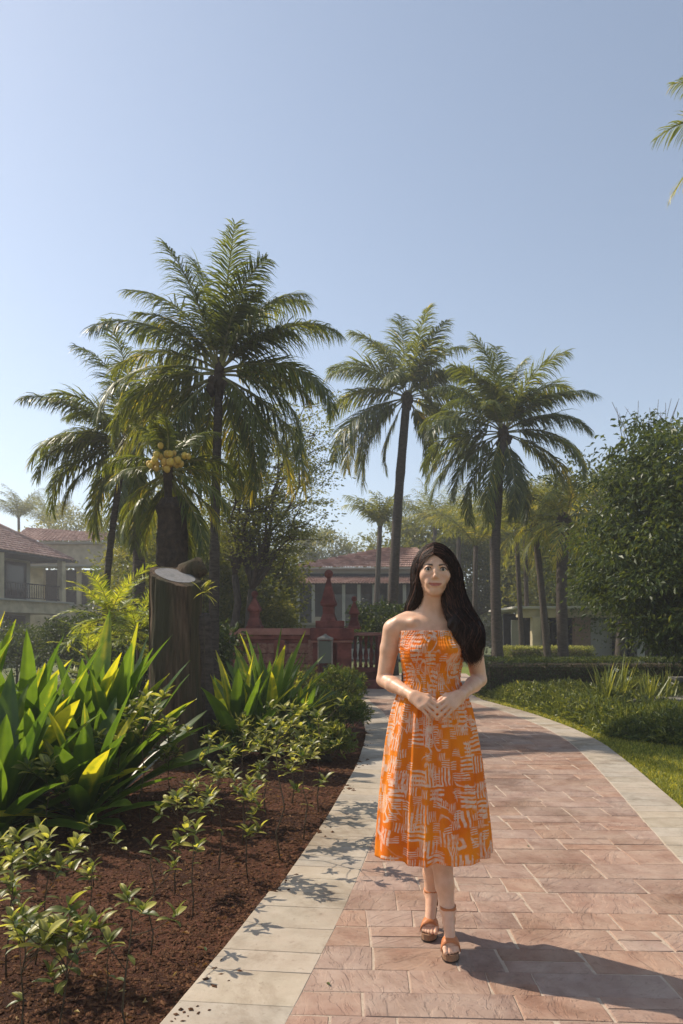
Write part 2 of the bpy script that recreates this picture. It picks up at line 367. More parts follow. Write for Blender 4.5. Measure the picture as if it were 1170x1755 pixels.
# lawn (right): sheet and grass blades
V = []; F = []; ys = np.linspace(1.5, 30, 90)
for yy in ys:
    x0 = (RO(yy) if yy < 15.2 else 3.6) - .0
    for i in range(24): V.append((x0 + (i / 23) ** 1.5 * 22, yy, -.012 + .006 * mn.noise(Vector((i * 3, yy, 0)))))
for j in range(len(ys) - 1):
    for i in range(23): F.append((j * 24 + i, j * 24 + i + 1, (j + 1) * 24 + i + 1, (j + 1) * 24 + i))
tag(obj_me('lawn', np_mesh('lawn', V, F, mats=[M['lawn']])), kind='structure')
M['grass'] = leaf_mat('grass blades', (.09, .115, .022), (.24, .265, .06), (.42, .37, .12), trans=.45)
def blades(xx, yy, zz, hh, ww, lean, tint, name, mt, rs):
    n = len(xx); a = rs.rand(n) * 6.28; l = rs.rand(n) * 6.28
    dx, dy = np.cos(a) * ww, np.sin(a) * ww; lx, ly = np.cos(l) * lean * hh, np.sin(l) * lean * hh
    b0 = np.stack([xx - dx, yy - dy, zz], -1); b1 = np.stack([xx + dx, yy + dy, zz], -1)
    m0 = np.stack([xx - dx * .8 + lx * .35, yy - dy * .8 + ly * .35, zz + hh * .6], -1); m1 = np.stack([xx + dx * .8 + lx * .35, yy + dy * .8 + ly * .35, zz + hh * .6], -1)
    tp = np.stack([xx + lx, yy + ly, zz + hh], -1)
    V = np.stack([b0, b1, m0, m1, tp], 1).reshape(-1, 3)
    tri = np.array([[0, 1, 3], [0, 3, 2], [2, 3, 4]]); F = (tri[None] + (np.arange(n) * 5)[:, None, None]).reshape(-1, 3)
    return obj_me(name, np_mesh(name, V, F, tint=np.repeat(tint, 5), mats=[mt], smooth=False))
rs = np.random.RandomState(5); n = 60000
yy = 4.5 + 12 * rs.rand(n) ** 1.5; xx = np.array([RO(min(v, 15)) for v in yy]) + .005 + rs.rand(n) ** 1.2 * (1.0 + .12 * yy)
tag(blades(xx, yy, np.full(n, -.012), .018 + .03 * rs.rand(n), .002 + .0003 * yy, .7, rs.rand(n) * .9, 'lawn_grass', M['grass'], rs), 'short mown grass strip along the right edge of the path', 'grass', kind='stuff')
# ------------------------------------------------------------------ palms
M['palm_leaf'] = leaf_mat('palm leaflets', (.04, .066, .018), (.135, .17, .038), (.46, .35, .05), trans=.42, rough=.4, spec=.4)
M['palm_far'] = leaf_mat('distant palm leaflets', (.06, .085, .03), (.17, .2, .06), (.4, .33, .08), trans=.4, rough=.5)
M['rachis'] = surf('frond stalk', (.14, .15, .05), (.30, .27, .11), scale=8, var=.3)
M['palm_bark'] = surf('palm bark', (.05, .04, .033), (.13, .105, .085), scale=9, bstr=.9, bscale=26, bdist=.03, stretch=(1, 1, 3.5), rough=.95)
M['fibre'] = surf('palm fibre', (.025, .018, .013), (.085, .058, .04), scale=14, bstr=1, bscale=40, bdist=.03)
M['coconut'] = surf('coconut husk', (.5, .3, .05), (.62, .42, .09), scale=9, var=.3, rough=.5, bstr=.1)

def frond_np(length, e0, droop, twist, nl, rs, yellow=0.0, side=0.0, lw=.016, hang=1.0, ll=.31, seg=3, tipy=0.):
    """rachis leaves the origin along +X; returns leaflet V,F,tint and rachis points"""
    m = 26; t = np.linspace(0, 1, m); e = e0 - droop * t ** 1.25; az = side * t ** 1.6; e = e - .35 * np.clip(t - .55, 0, 1) * 2
    ds = length / (m - 1); d = np.stack([np.cos(e) * np.cos(az), np.cos(e) * np.sin(az), np.sin(e)], -1)
    P = np.concatenate([[[0, 0, 0]], np.cumsum(d[:-1] * ds, 0)])
    T = np.sort(np.concatenate([np.linspace(.14, 1, nl)] * 2)) + rs.uniform(-.3, .3, 2 * nl) / nl; T = np.clip(T, .1, 1)
    sgn = np.tile([1., -1.], nl)
    i = T * (m - 1); i0 = np.minimum(i.astype(int), m - 2); fr = (i - i0)[:, None]
    B = P[i0] * (1 - fr) + P[i0 + 1] * fr; D = d[i0] * (1 - fr) + d[i0 + 1] * fr; D /= np.linalg.norm(D, axis=1)[:, None]
    up = np.array([0, 0, 1.]); S = np.cross(D, up); S /= np.maximum(np.linalg.norm(S, axis=1), 1e-3)[:, None]; U = np.cross(S, D)
    ct, stt = math.cos(twist), math.sin(twist); S, U = S * ct + U * stt, U * ct - S * stt
    prof = np.minimum(1, .45 + 2.6 * (T - .1)) * (1 - .6 * np.clip((T - .5) / .5, 0, 1) ** 1.6)
    Ll = ll * length * prof * rs.uniform(.82, 1.1, len(T))
    fw = np.radians(30 + 27 * T + rs.normal(0, 6, len(T)))[:, None]      # angle towards the tip
    lift = rs.normal(.12, .14, len(T))[:, None]
    dr = S * sgn[:, None] * np.cos(fw) + D * np.sin(fw) + U * lift; dr /= np.linalg.norm(dr, axis=1)[:, None]
    W = .95 * lw * (1 - .4 * T) * rs.uniform(.8, 1.15, len(T))
    pts = [B]; g = np.array([0, 0, -1.]); cur = B; dd = dr; hg = (hang * rs.uniform(.6, 1.35, len(T)))[:, None]
    for s in range(seg):
        dd = dd + g * hg * (.25 + .75 * (s + 1) / seg) * (1.6 / seg); dd /= np.linalg.norm(dd, axis=1)[:, None]
        cur = cur + dd * (Ll / seg)[:, None]; pts.append(cur)
    wd = np.cross(dr, U); wd /= np.maximum(np.linalg.norm(wd, axis=1), 1e-3)[:, None]
    wd = wd * .8 + U * rs.uniform(-.5, .5, len(T))[:, None]
    ws = [.6, 1, .75, .45][:seg] if seg == 3 else [.8, .9]
    rows = []
    for s in range(seg): rows += [pts[s] - wd * (W * ws[s])[:, None], pts[s] + wd * (W * ws[s])[:, None]]
    rows.append(pts[seg]); V = np.stack(rows, 1); k = V.shape[1]
    tri = []
    for s in range(seg - 1): a = 2 * s; tri += [[a, a + 1, a + 3], [a, a + 3, a + 2]]
    a = 2 * (seg - 1); tri += [[a, a + 1, a + 2]]
    F = (np.array(tri)[None] + (np.arange(len(T)) * k)[:, None, None]).reshape(-1, 3)
    tn = np.clip(rs.normal(.42, .14, len(T)) + yellow + tipy * np.clip(T - .45, 0, 1) * 1.3, 0, 1)
    return V.reshape(-1, 3), F, np.repeat(tn, k), P
def frond_mesh(name, leafm, rr, **kw):
    V, F, tn, P = frond_np(**kw)
    mb = MB(); m = len(P); idx = list(range(0, m, 3)) + ([m - 1] if (m - 1) % 3 else [])
    mb.tube([P[i] for i in idx], [rr * (1 - .85 * i / (m - 1)) for i in idx], n=4, cap=False)
    RV = np.array(mb.v); RF = np.array([(f[0], f[1], f[2]) for f in mb.f] + [(f[0], f[2], f[3]) for f in mb.f])
    fm = np.concatenate([np.zeros(len(F)), np.ones(len(RF))])
    return np_mesh(name, np.concatenate([V, RV]), np.concatenate([F, RF + len(V)]), tint=np.concatenate([tn, np.full(len(RV), .5)]), mats=[leafm, M['rachis']], fmat=fm, smooth=False)

def palm(base, crown, label, fronds=None, nf=22, flen=2.6, seed=1, nl=58, lw=.016, r0=.16, r1=.085, bend=.0, group='coconut palms around the path', leafm=None, seg=3, yellow=0., nuts=0, spread=(1.35, -.55), cat='palm tree', hang=1.05, skirt=False, far=False, trunk_m='palm_bark'):
    rs = np.random.RandomState(seed); rg_ = random.Random(seed)
    base = Vector(base); crown = Vector(crown); root = empty('palm_tree', base); tag(root, label, cat, group)
    c = crown - base; pts = []; rad = []; k = 6 if far else 26
    for i in range(k + 1):
        t = i / k; p = c * t; p.x += bend * math.sin(t * PI); 
        pts.append(p); rr = r0 + (r1 - r0) * t ** .7 + (0 if far else (.006 * (i % 2) + .05 * r0 * rg_.uniform(-1, 1))); rr += r0 * .5 * max(0, 1 - t * 9)
        rad.append(rr)
    MB().tube(pts, rad, n=7 if far else 14).build('trunk', M[trunk_m], root)
    if not far:
        h = MB(); h.lathe(c - Vector((0, 0, .3)), [(r1 * 1.0, -.1), (r1 * 1.2, .1), (r1 * 1.6, .25), (r1 * 1.2, .42), (.03, .55)], 10)
        h.build('crownshaft', M['fibre'], root)
    leafm = leafm or M['palm_leaf']
    if fronds is None:
        fronds = []
        for i in range(nf):
            t = (i + .5) / nf; e = spread[0] + (spread[1] - spread[0]) * t ** .85 + rg_.uniform(-.12, .12)
            fronds.append((i * 2.39996 + rg_.uniform(-.25, .25), e, .75 + .55 * t + rg_.uniform(-.15, .25), rg_.uniform(.85, 1.08), yellow + max(0, t - .6) * .5 * rg_.random(), rg_.uniform(0, .5) if rg_.random() < .3 + .4 * t else 0))
    if fronds is not None and not far:
        for i in range(4): fronds = fronds + [(rg_.uniform(0, 6.28), rg_.uniform(.2, 1.35), rg_.uniform(.5, 1.0), rg_.uniform(.55, .8), yellow, 0)]
    cache = []
    for i, f in enumerate(fronds):
        az, e, dr, sc_, yl, ty = f
        if far and len(cache) >= 7: me = cache[i % 7]
        else:
            me = frond_mesh('frond', leafm, .022 if not far else .03, length=flen * sc_, e0=e, droop=dr, twist=rg_.uniform(-.5, .5), nl=nl, rs=rs, yellow=yl, side=rg_.uniform(-.6, .6), lw=lw, seg=seg, tipy=ty, hang=hang)
            cache.append(me)
        o = obj_me('frond', me, root, c + Vector((math.cos(az), math.sin(az), 0)) * r1 * .6 + Vector((0, 0, .12 * math.sin(e))))
        o.rotation_euler = (0, 0, az)
    for i in range(nuts):
        a = rg_.uniform(0, 6.28); rr = rg_.uniform(.08, .2)
        b = MB(); b.lathe(c + Vector((math.cos(a) * rr, math.sin(a) * rr - .05, -.18 + rg_.uniform(-.1, .08))), [(.012, -.085), (.045, -.06), (.062, -.01), (.055, .04), (.02, .075)], 10)
        b.build('coconut', M['fibre'], root)
    return root
# silhouette fronds: (image angle, forward lean) -> azimuth and elevation.  ang: 0 = right, 90 = up, 180 = left
def F_(ang, dep=0, dr=.9, s=1., yl=0, ty=0):
    a = R(ang); v = Vector((math.cos(a), dep, math.sin(a))).normalized()
    return (math.atan2(v.y, v.x), math.asin(v.z), dr, s, yl, ty)
Y1 = 11.5
p1 = palm((at(366, 1180, Y1).x, Y1, -.05), at(376, 640, Y1), 'tallest coconut palm, dark slim trunk left of centre, rising behind the red wall shrubs', seed=3, flen=2.2, nl=100, lw=.018, r0=.095, r1=.06, bend=-.03, nuts=7, fronds=[
    F_(97, .12, .25, .93), F_(84, -.2, .45, .9), F_(70, .2, .9, .98), F_(76, -.3, .7, .8), F_(112, .1, .95, .92), F_(104, -.4, .6, .85), F_(122, .4, .9, .9), F_(138, -.15, 1.15, .95), F_(146, .3, 1., .9),
    F_(48, .15, .85, 1.02), F_(38, -.2, 1., .95), F_(56, -.5, .8, .85), F_(30, .5, 1.2, .85), F_(12, .3, .9, .7, .1), F_(14, -.15, 1.35, .98), F_(168, -.1, 1.35, 1.0), F_(172, .4, 1.1, .85, .1), F_(186, -.35, 1.1, .95, .05), F_(203, -.1, .85, 1.05, .05, .2), F_(198, .4, .8, .95, .1),
    F_(-12, -.5, 1.2, 1.0), F_(-28, -.1, .9, 1.05, .05, .6), F_(-38, .3, .7, .95, .15, .5), F_(-55, -.4, .7, .9, .05), F_(-62, .2, .5, .85, .2, .6), F_(-75, .5, .5, .8, .3), F_(235, -.3, .6, .9, .05), F_(248, .4, .5, .8, .15), F_(225, -.6, .9, .9), F_(-40, -.7, .9, .85)])
Y2 = 24.
palm((at(669, 1170, Y2).x, Y2, -.05), at(697, 682, Y2), 'coconut palm with dark leaning trunk directly behind the woman', seed=5, flen=3.15, nl=96, r0=.19, r1=.135, bend=-.09, yellow=.05, nuts=5, lw=.03, fronds=[
    F_(92, .1, .2, .95, .05), F_(82, -.3, .5, .85, .05), F_(104, .2, .5, .85, .12), F_(112, -.2, .8, .85, .1), F_(64, .1, .8, .95), F_(72, -.4, .7, .85), F_(52, .3, 1.0, .9), F_(40, -.2, 1.1, .9), F_(128, .1, 1.2, .9), F_(138, -.3, 1.1, .9, .1), F_(150, .3, 1.2, .85, .15), F_(24, .2, 1.1, .9),
    F_(165, -.2, 1.2, .9), F_(190, .2, .9, 1., .12, .5), F_(205, -.2, .9, 1.05, .15, .5), F_(214, .2, .7, .9, .2, .6), F_(222, -.4, .8, 1.1), F_(8, -.2, 1.1, .9), F_(-14, .2, .9, .9), F_(-28, -.3, .9, .9, .1), F_(-50, .2, .6, .75, .25, .5), F_(-65, -.3, .5, .8, .15), F_(240, .2, .5, .75, .1), F_(198, -.5, .9, 1.15), F_(212, -.6, 1., 1.0), F_(12, .8, 1., .9)])
Y3 = 20.
palm((at(856, 1220, Y3).x, Y3, -.05), at(862, 742, Y3), 'coconut palm with yellow tipped fronds right of the woman, its trunk rising behind the hedge', seed=8, flen=2.65, nl=96, r0=.16, r1=.105, bend=-.16, yellow=.04, nuts=6, lw=.026, fronds=[
    F_(91, .1, .2, .98, .15), F_(99, -.2, .4, .95, .1), F_(83, .2, .4, .92, .12), F_(72, -.2, .7, .95, .1), F_(60, .1, .95, .98), F_(66, .4, .8, .9), F_(112, -.1, .7, .85), F_(118, .3, 1.0, .85), F_(126, -.2, 1.1, .92), F_(140, .1, 1.2, .9), F_(46, -.2, 1.1, .98), F_(34, .15, 1.2, .98), F_(26, -.4, 1.1, .9),
    F_(158, -.3, 1.1, .95), F_(172, .1, 1.1, .92), F_(186, -.1, 1.1, 1.05), F_(198, .2, .8, 1., .05), F_(210, -.3, .8, .9), F_(12, .1, 1.2, 1.05, .08, .5), F_(2, -.2, 1.25, 1.0), F_(-12, .2, 1.0, 1.0, .1, .7), F_(-24, -.1, .9, 1.02, .1, .8), F_(-60, .2, .5, .9, .05), F_(-78, -.3, .4, .85), F_(232, .1, .6, .95), F_(246, -.4, .6, .95), F_(262, .3, .3, .8)])
Y4 = 13.
palm((at(176, 1180, Y4).x, Y4, -.05), at(214, 765, Y4), 'coconut palm with thin curved trunk, lower left of the tallest palm', seed=12, flen=1.85, nl=88, r0=.075, r1=.048, lw=.018, bend=-.12, nuts=3, fronds=[
    F_(100, .2, .5, .8), F_(122, .1, .9, .9), F_(135, -.2, .95, 1.0), F_(128, -.5, .8, .8), F_(150, .2, 1.2, .9), F_(158, -.15, 1.25, 1.0), F_(168, -.2, 1.3, .95), F_(176, .3, 1.1, .95), F_(190, -.2, 1.2, 1.0), F_(204, -.1, .8, .85, .1, .5), F_(226, .2, .8, .9, .15), F_(240, -.2, .5, .85, .2), F_(60, .3, .8, .8), F_(30, .3, 1., .9), F_(10, -.2, 1.1, .9), F_(-30, .2, .8, .9, .1), F_(-60, -.3, .6, .8, .2)])
Y5 = 15.5
palm((at(232, 1150, Y5).x, Y5, -.05), at(236, 730, Y5), 'shaded coconut palm crown tucked behind the thin curved palm', seed=21, flen=2.1, nl=88, r0=.15, r1=.11, bend=.05, lw=.022, fronds=[
    F_(110, .1, .6, 1.05), F_(95, -.3, .5, .95), F_(84, .3, .6, 1.0), F_(70, -.2, .7, .9), F_(50, .2, 1., .95), F_(20, -.2, 1.1, .9), F_(0, .2, 1.1, .9), F_(-40, -.2, .7, 1.05, .1), F_(-65, .2, .5, 1.1, .12), F_(-88, -.3, .3, 1.2, .08), F_(255, .2, .3, 1.15, .1), F_(235, -.2, .6, 1.05, .15), F_(212, .2, .9, .9), F_(180, -.4, 1.1, .8), F_(-95, -.6, .3, 1.2)])
Y6 = 9.6
pr = palm((at(290, 1240, Y6).x, Y6, -.05), at(288, 808, Y6), 'short thick trunked palm with clusters of orange coconuts behind the sawn stump', seed=31, flen=1.05, nl=70, r0=.16, r1=.045, nuts=0, trunk_m='fibre', lw=.015, fronds=[
    F_(70, .4, .9, .9), F_(110, .4, .9, .9), F_(150, .3, 1., .95), F_(170, -.2, 1.1, .8), F_(30, .4, 1., .95), F_(8, .2, .9, .95, .1), F_(-12, -.2, .8, .95, .2), F_(-30, .2, .7, 1.0, .3), F_(-50, -.1, .5, 1.05, .15), F_(-70, .5, .4, 1., .1), F_(200, .2, .8, .9, .15), F_(220, -.2, .6, 1.0, .1), F_(240, .4, .4, 1., .15), F_(90, .9, .8, .9)])
hb_ = MB(); c6 = at(292, 855, Y6) - Vector(pr.location); rgk = random.Random(3)
V6 = []; n6 = 22
for j in range(30):
    t = j / 29; z = c6.z * t; rr = .30 - .13 * t + (.03 if j == 28 else 0) - (.04 if j == 29 else 0)
    for k in range(n6): a = 2 * PI * k / n6; q = rr * (1 + .07 * math.sin(5 * a + 9 * t) + .06 * rgk.uniform(-1, 1)); V6.append((q * math.cos(a) + .04 * t, q * math.sin(a), z + .03 * rgk.uniform(-1, 1)))
hb_.add(V6, [(j * n6 + k, j * n6 + (k + 1) % n6, (j + 1) * n6 + (k + 1) % n6, (j + 1) * n6 + k) for j in range(29) for k in range(n6)] + [tuple(range(29 * n6, 30 * n6))], .5); hb_.build('fibrous_sheath', M['fibre'], pr)
rg2 = random.Random(4)
for (bx, by, n_) in ((268, 798, 9), (308, 788, 11), (284, 775, 6), (296, 800, 5)):
    p = at(bx, by, Y6 - .26)
    for i in range(n_):
        q = p + Vector((rg2.uniform(-.12, .12), rg2.uniform(-.07, .07), rg2.uniform(-.07, .07))) - Vector(pr.location)
        b = MB(); s = rg2.uniform(.75, 1.05)
        b.lathe(q, [(.008, -.05 * s), (.03 * s, -.036 * s), (.042 * s, -.004), (.036 * s, .028 * s), (.008, .048 * s)], 9, t=rg2.random()); b.build('coconut', M['coconut'], pr)
# smaller palms beyond, right of the woman
mids = [(968, 1160, 966, 893, 20, 1.7, 'palm with a stout dark trunk in front of the brown pavilion pillar', .15, .14, -.25), (941, 1165, 916, 905, 23, 1.8, 'slim palm with arching yellow green fronds, second trunk left of the pavilion pillar', .12, .09, .1),
        (896, 1150, 884, 905, 27, 1.9, 'thin background palm just left of the pavilion roof edge', .11, .08, 0), (905, 1150, 898, 880, 31, 2.1, 'tall thin background palm behind the pavilion roof', .12, .08, 0),
        (812, 1140, 815, 935, 30, 2.4, 'yellowish low palm right beside the woman\'s dark hair', .14, .1, 0), (790, 1140, 785, 912, 38, 2.8, 'background palm seen over the top of the woman\'s head', .15, .11, 0), (848, 1140, 842, 915, 34, 2.3, 'background palm behind the trunk of the yellow tipped palm', .15, .11, 0)]
for i, (bx, by, cx, cy, Y_, fl, lb, r0, r1, bd) in enumerate(mids):
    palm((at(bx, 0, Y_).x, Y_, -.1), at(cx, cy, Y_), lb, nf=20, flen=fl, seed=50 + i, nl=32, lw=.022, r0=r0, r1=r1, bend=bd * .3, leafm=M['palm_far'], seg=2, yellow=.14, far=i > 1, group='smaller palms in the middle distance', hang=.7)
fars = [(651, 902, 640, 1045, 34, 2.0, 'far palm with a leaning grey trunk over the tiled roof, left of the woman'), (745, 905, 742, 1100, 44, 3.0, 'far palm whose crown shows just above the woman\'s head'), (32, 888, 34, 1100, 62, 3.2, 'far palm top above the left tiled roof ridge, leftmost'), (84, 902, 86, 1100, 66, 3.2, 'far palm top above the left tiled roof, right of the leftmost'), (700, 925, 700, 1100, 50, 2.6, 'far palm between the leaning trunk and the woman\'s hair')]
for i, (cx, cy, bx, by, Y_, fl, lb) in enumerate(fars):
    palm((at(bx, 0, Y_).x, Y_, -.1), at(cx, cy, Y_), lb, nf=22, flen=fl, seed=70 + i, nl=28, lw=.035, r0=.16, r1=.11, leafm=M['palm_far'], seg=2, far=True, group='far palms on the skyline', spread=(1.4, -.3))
# palm at the right edge: only the frond tips enter the frame
Y7 = 9.
palm((at(1330, 0, Y7).x, Y7, -.05), at(1300, 225, Y7), 'palm outside the right edge, its frond tips hanging into the upper right corner', seed=90, flen=1.15, nl=44, r0=.16, r1=.1, nf=22, fronds=None, spread=(1.3, -.3), lw=.012)

# ------------------------------------------------------------------ broadleaf trees and shrubs
M['leafA'] = leaf_mat('dense tree leaves', (.02, .038, .012), (.075, .11, .028), (.22, .24, .05), trans=.3)
M['leafB'] = leaf_mat('feathery tree leaves', (.06, .085, .028), (.15, .18, .05), (.28, .28, .08), trans=.45)
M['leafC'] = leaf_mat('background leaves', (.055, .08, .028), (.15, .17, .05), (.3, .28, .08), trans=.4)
M['leafD'] = leaf_mat('hedge leaves', (.02, .038, .013), (.06, .095, .022), (.2, .22, .05), trans=.25)
M['bark'] = surf('tree bark', (.04, .032, .025), (.12, .1, .08), scale=10, bstr=.8, bscale=50, bdist=.02, stretch=(3, 3, .8))
def cloud(name, pos, dirs, L_, W_, tint, mt, rs, parent, origin=None, roll=1.0, fold=.25, kind='stuff'):
    """thin folded leaves: base, two shoulders, tip"""
    n = len(pos); dirs = dirs / np.maximum(np.linalg.norm(dirs, axis=1), 1e-6)[:, None]
    rnd = rs.normal(size=(n, 3)) * roll + np.array([0, 0, 1.0]); S = np.cross(dirs, rnd); S /= np.maximum(np.linalg.norm(S, axis=1), 1e-6)[:, None]; U = np.cross(S, dirs)
    L_ = np.broadcast_to(L_, n)[:, None]; W_ = np.broadcast_to(W_, n)[:, None]
    m = pos + dirs * L_ * .45
    V = np.stack([pos, m - S * W_ * .5 + U * W_ * fold, pos + dirs * L_ - U * L_ * .12, m + S * W_ * .5 + U * W_ * fold], 1).reshape(-1, 3)
    if origin is not None: V = V - np.array(origin)
    F = (np.array([[0, 1, 2], [0, 2, 3]])[None] + (np.arange(n) * 4)[:, None, None]).reshape(-1, 3)
    o = obj_me(name, np_mesh(name, V, F, tint=np.repeat(np.clip(tint, 0, 1), 4), mats=[mt], smooth=False), parent)
    if kind: o['kind'] = kind
    return o
def limbs(root, segs, mt=None, n=7, name='trunk'):
    mb = MB()
    for pts, r0, r1 in segs:
        k = len(pts); mb.tube(pts, [r0 + (r1 - r0) * i / (k - 1) for i in range(k)], n)
    return mb.build(name, mt or M['bark'], root)
def wob(a, b, k, amp, rg_):
    a = Vector(a); b = Vector(b); L_ = (b - a).length
    return [a.lerp(b, i / k) + Vector((rg_.uniform(-1, 1), rg_.uniform(-1, 1), rg_.uniform(-.5, .5))) * amp * L_ * (0 if i in (0, k) else 1) for i in range(k + 1)]
def tree(name, base, c, rad, label, cat='tree', group=None, nclump=60, per=60, leaf=(.09, .04), mt='leafC', seed=1, csize=.35, flat=.8, trunk=.15, droop=.0, shell=.55, tintmu=.45, limb_n=7, hollow=0, cut=None, branch_vis=True):
    rs = np.random.RandomState(seed); rg_ = random.Random(seed); base = Vector(base); c = Vector(c); rad = Vector(rad)
    root = empty(name, base); tag(root, label, cat, group)
    d = rs.normal(size=(nclump, 3)); d /= np.linalg.norm(d, axis=1)[:, None]
    rr = shell + (1 - shell) * rs.rand(nclump) ** .6
    # uneven outline: radius varies with direction
    ph = rs.rand(6) * 6.28
    wv = 1 + .16 * np.sin(3 * d[:, 0] * 2 + ph[0]) + .13 * np.sin(5 * d[:, 2] + ph[1]) + .1 * np.sin(4 * d[:, 1] + ph[2]) + .08 * rs.normal(size=nclump)
    C = d * (rr * wv)[:, None] * np.array(rad) + np.array(c)
    C[:, 2] = np.maximum(C[:, 2], .25)
    if cut is not None: C = C[cut(C)]
    k = len(C)
    segs = [(wob((0, 0, 0), (c - base) * .75 if not branch_vis else Vector((c.x - base.x, c.y - base.y, max(.4, c.z - base.z - rad.z * .6))), 4, .04, rg_), trunk, trunk * .6)]
    fork = segs[0][0][-1]
    for q in C[:: max(1, k // limb_n)]:
        segs.append((wob(fork, Vector(q) - base, 4, .06, rg_), trunk * .4, trunk * .08))
    limbs(root, segs)
    sz = csize * rs.uniform(.6, 1.3, k)
    off = rs.normal(size=(k, per, 3)) * sz[:, None, None] * np.array([1, 1, flat]) * .55
    pos = (C[:, None] + off).reshape(-1, 3)
    dr = off / np.maximum(np.linalg.norm(off, axis=2, keepdims=True), 1e-6) + rs.normal(size=off.shape) * .6 + np.array([0, 0, -droop]); dr = dr.reshape(-1, 3)
    tint = (rs.normal(tintmu, .13, k)[:, None] + rs.normal(0, .1, (k, per))).reshape(-1)
    n = len(pos); s = rs.uniform(.7, 1.2, n)
    cloud('crown', pos, dr, leaf[0] * s, leaf[1] * s, tint, M[mt], rs, root, origin=base)
    return root
# the large dark tree at the right edge
def bigcut(C):
    px = 585 + C[:, 0] / C[:, 1] * 1267; py = 1085 - (C[:, 2] - CAMH) / C[:, 1] * 1267
    lim = np.interp(py, [740, 790, 850, 940, 1010, 1060, 1100, 1160], [1095, 1062, 1036, 1025, 1020, 1075, 1118, 1145]); return px > lim - 5
tree('dense_tree', (6.6, 13.6, -.05), (6.5, 13.4, 2.9), (2.6, 2.0, 2.15), 'large dense dark green tree with drooping leaves at the right edge', nclump=640, per=100, leaf=(.125, .05), mt='leafA', seed=5, csize=.46, flat=.42, droop=.75, shell=.45, tintmu=.42, trunk=.2, cut=bigcut)
tree('pale_tree', (at(1060, 0, 24).x, 24, -.1), at(1075, 900, 24), (2.9, 2.4, 2.6), 'greyish green tree rising behind the large dark tree', nclump=170, per=60, leaf=(.17, .08), mt='leafC', seed=6, csize=.5, tintmu=.35, trunk=.2)
# bare twigs above it
root = empty('bare_tree', (at(1110, 0, 27).x, 27, -.1)); tag(root, 'leafless thin twigs standing above the big right hand tree', 'bare tree'); rg3 = random.Random(9); segs = [([Vector((0, 0, 0)), Vector((0, 0, 5.5))], .12, .06)]
for i in range(14):
    a = Vector((rg3.uniform(-.3, .3), 0, 5.4)); tip = at(rg3.uniform(1045, 1175), rg3.uniform(680, 730), 27) - Vector(root.location); pts = wob(a, tip, 5, .04, rg3); segs.append((pts, .035, .008))
    for j in range(3): q = pts[2 + j]; segs.append((wob(q, q + Vector((rg3.uniform(-.6, .6), rg3.uniform(-.3, .3), rg3.uniform(.3, .8))), 2, .08, rg3), .014, .005))
limbs(root, segs, n=4, name='twigs')
# feathery multi stemmed tree right of the tallest palm
def feathery():
    rg_ = random.Random(17); rs = np.random.RandomState(17); Y_ = 19; base = Vector((at(420, 0, Y_).x, Y_, -.1)); root = empty('feathery_tree', base); tag(root, 'tall airy multi stemmed tree with layered fine foliage, right of the tallest palm trunk', 'tree')
    fork = at(432, 1010, Y_) - base; segs = [(wob((0, 0, 0), fork, 4, .03, rg_), .17, .12), (wob(Vector((-.25, .1, 0)), at(402, 985, Y_) - base, 4, .03, rg_), .13, .09)]
    tips = [(395, 800), (382, 720), (410, 740), (432, 700), (440, 780), (455, 720), (470, 800), (490, 730), (470, 850), (500, 780), (520, 860), (505, 905), (460, 760), (400, 870), (540, 745), (385, 900), (520, 700), (425, 830)]
    C = []
    for i, (x, y) in enumerate(tips):
        tip = at(x, y, Y_ + rg_.uniform(-1.6, 1.6)) - base; src = fork if i % 3 else segs[1][0][-1]
        pts = wob(src, tip, 6, .035, rg_); segs.append((pts, .06, .012))
        for j in (2, 3, 4, 5, 6):
            for _ in range(3):
                q = pts[j] + Vector((rg_.uniform(-.9, .9), rg_.uniform(-.8, .8), rg_.uniform(-.15, .4))); segs.append((wob(pts[j], q, 3, .05, rg_), .015, .004)); C.append(q)
    for x, y in [(530, 715), (550, 735), (555, 765), (565, 790), (540, 800), (560, 830), (545, 860), (530, 890), (515, 920), (575, 745)]:
        q = at(x, y, Y_ + rg_.uniform(-1, 1)) - base; C.append(q); segs.append((wob(at(470, y + 70, Y_) - base, q, 4, .05, rg_), .02, .004))
    limbs(root, segs, n=5)
    C = np.array([tuple(q) for q in C]); k = len(C); per = 60; sz = rs.uniform(.12, .30, k)
    off = rs.normal(size=(k, per, 3)) * sz[:, None, None] * np.array([1, 1, .22]); pos = (C[:, None] + off).reshape(-1, 3)
    dr = (off * np.array([1, 1, .2]) + rs.normal(size=off.shape) * .12).reshape(-1, 3)
    cloud('crown', pos, dr, rs.uniform(.06, .12, len(pos)), .042, rs.normal(.45, .15, len(pos)), M['leafB'], rs, root)
feathery()
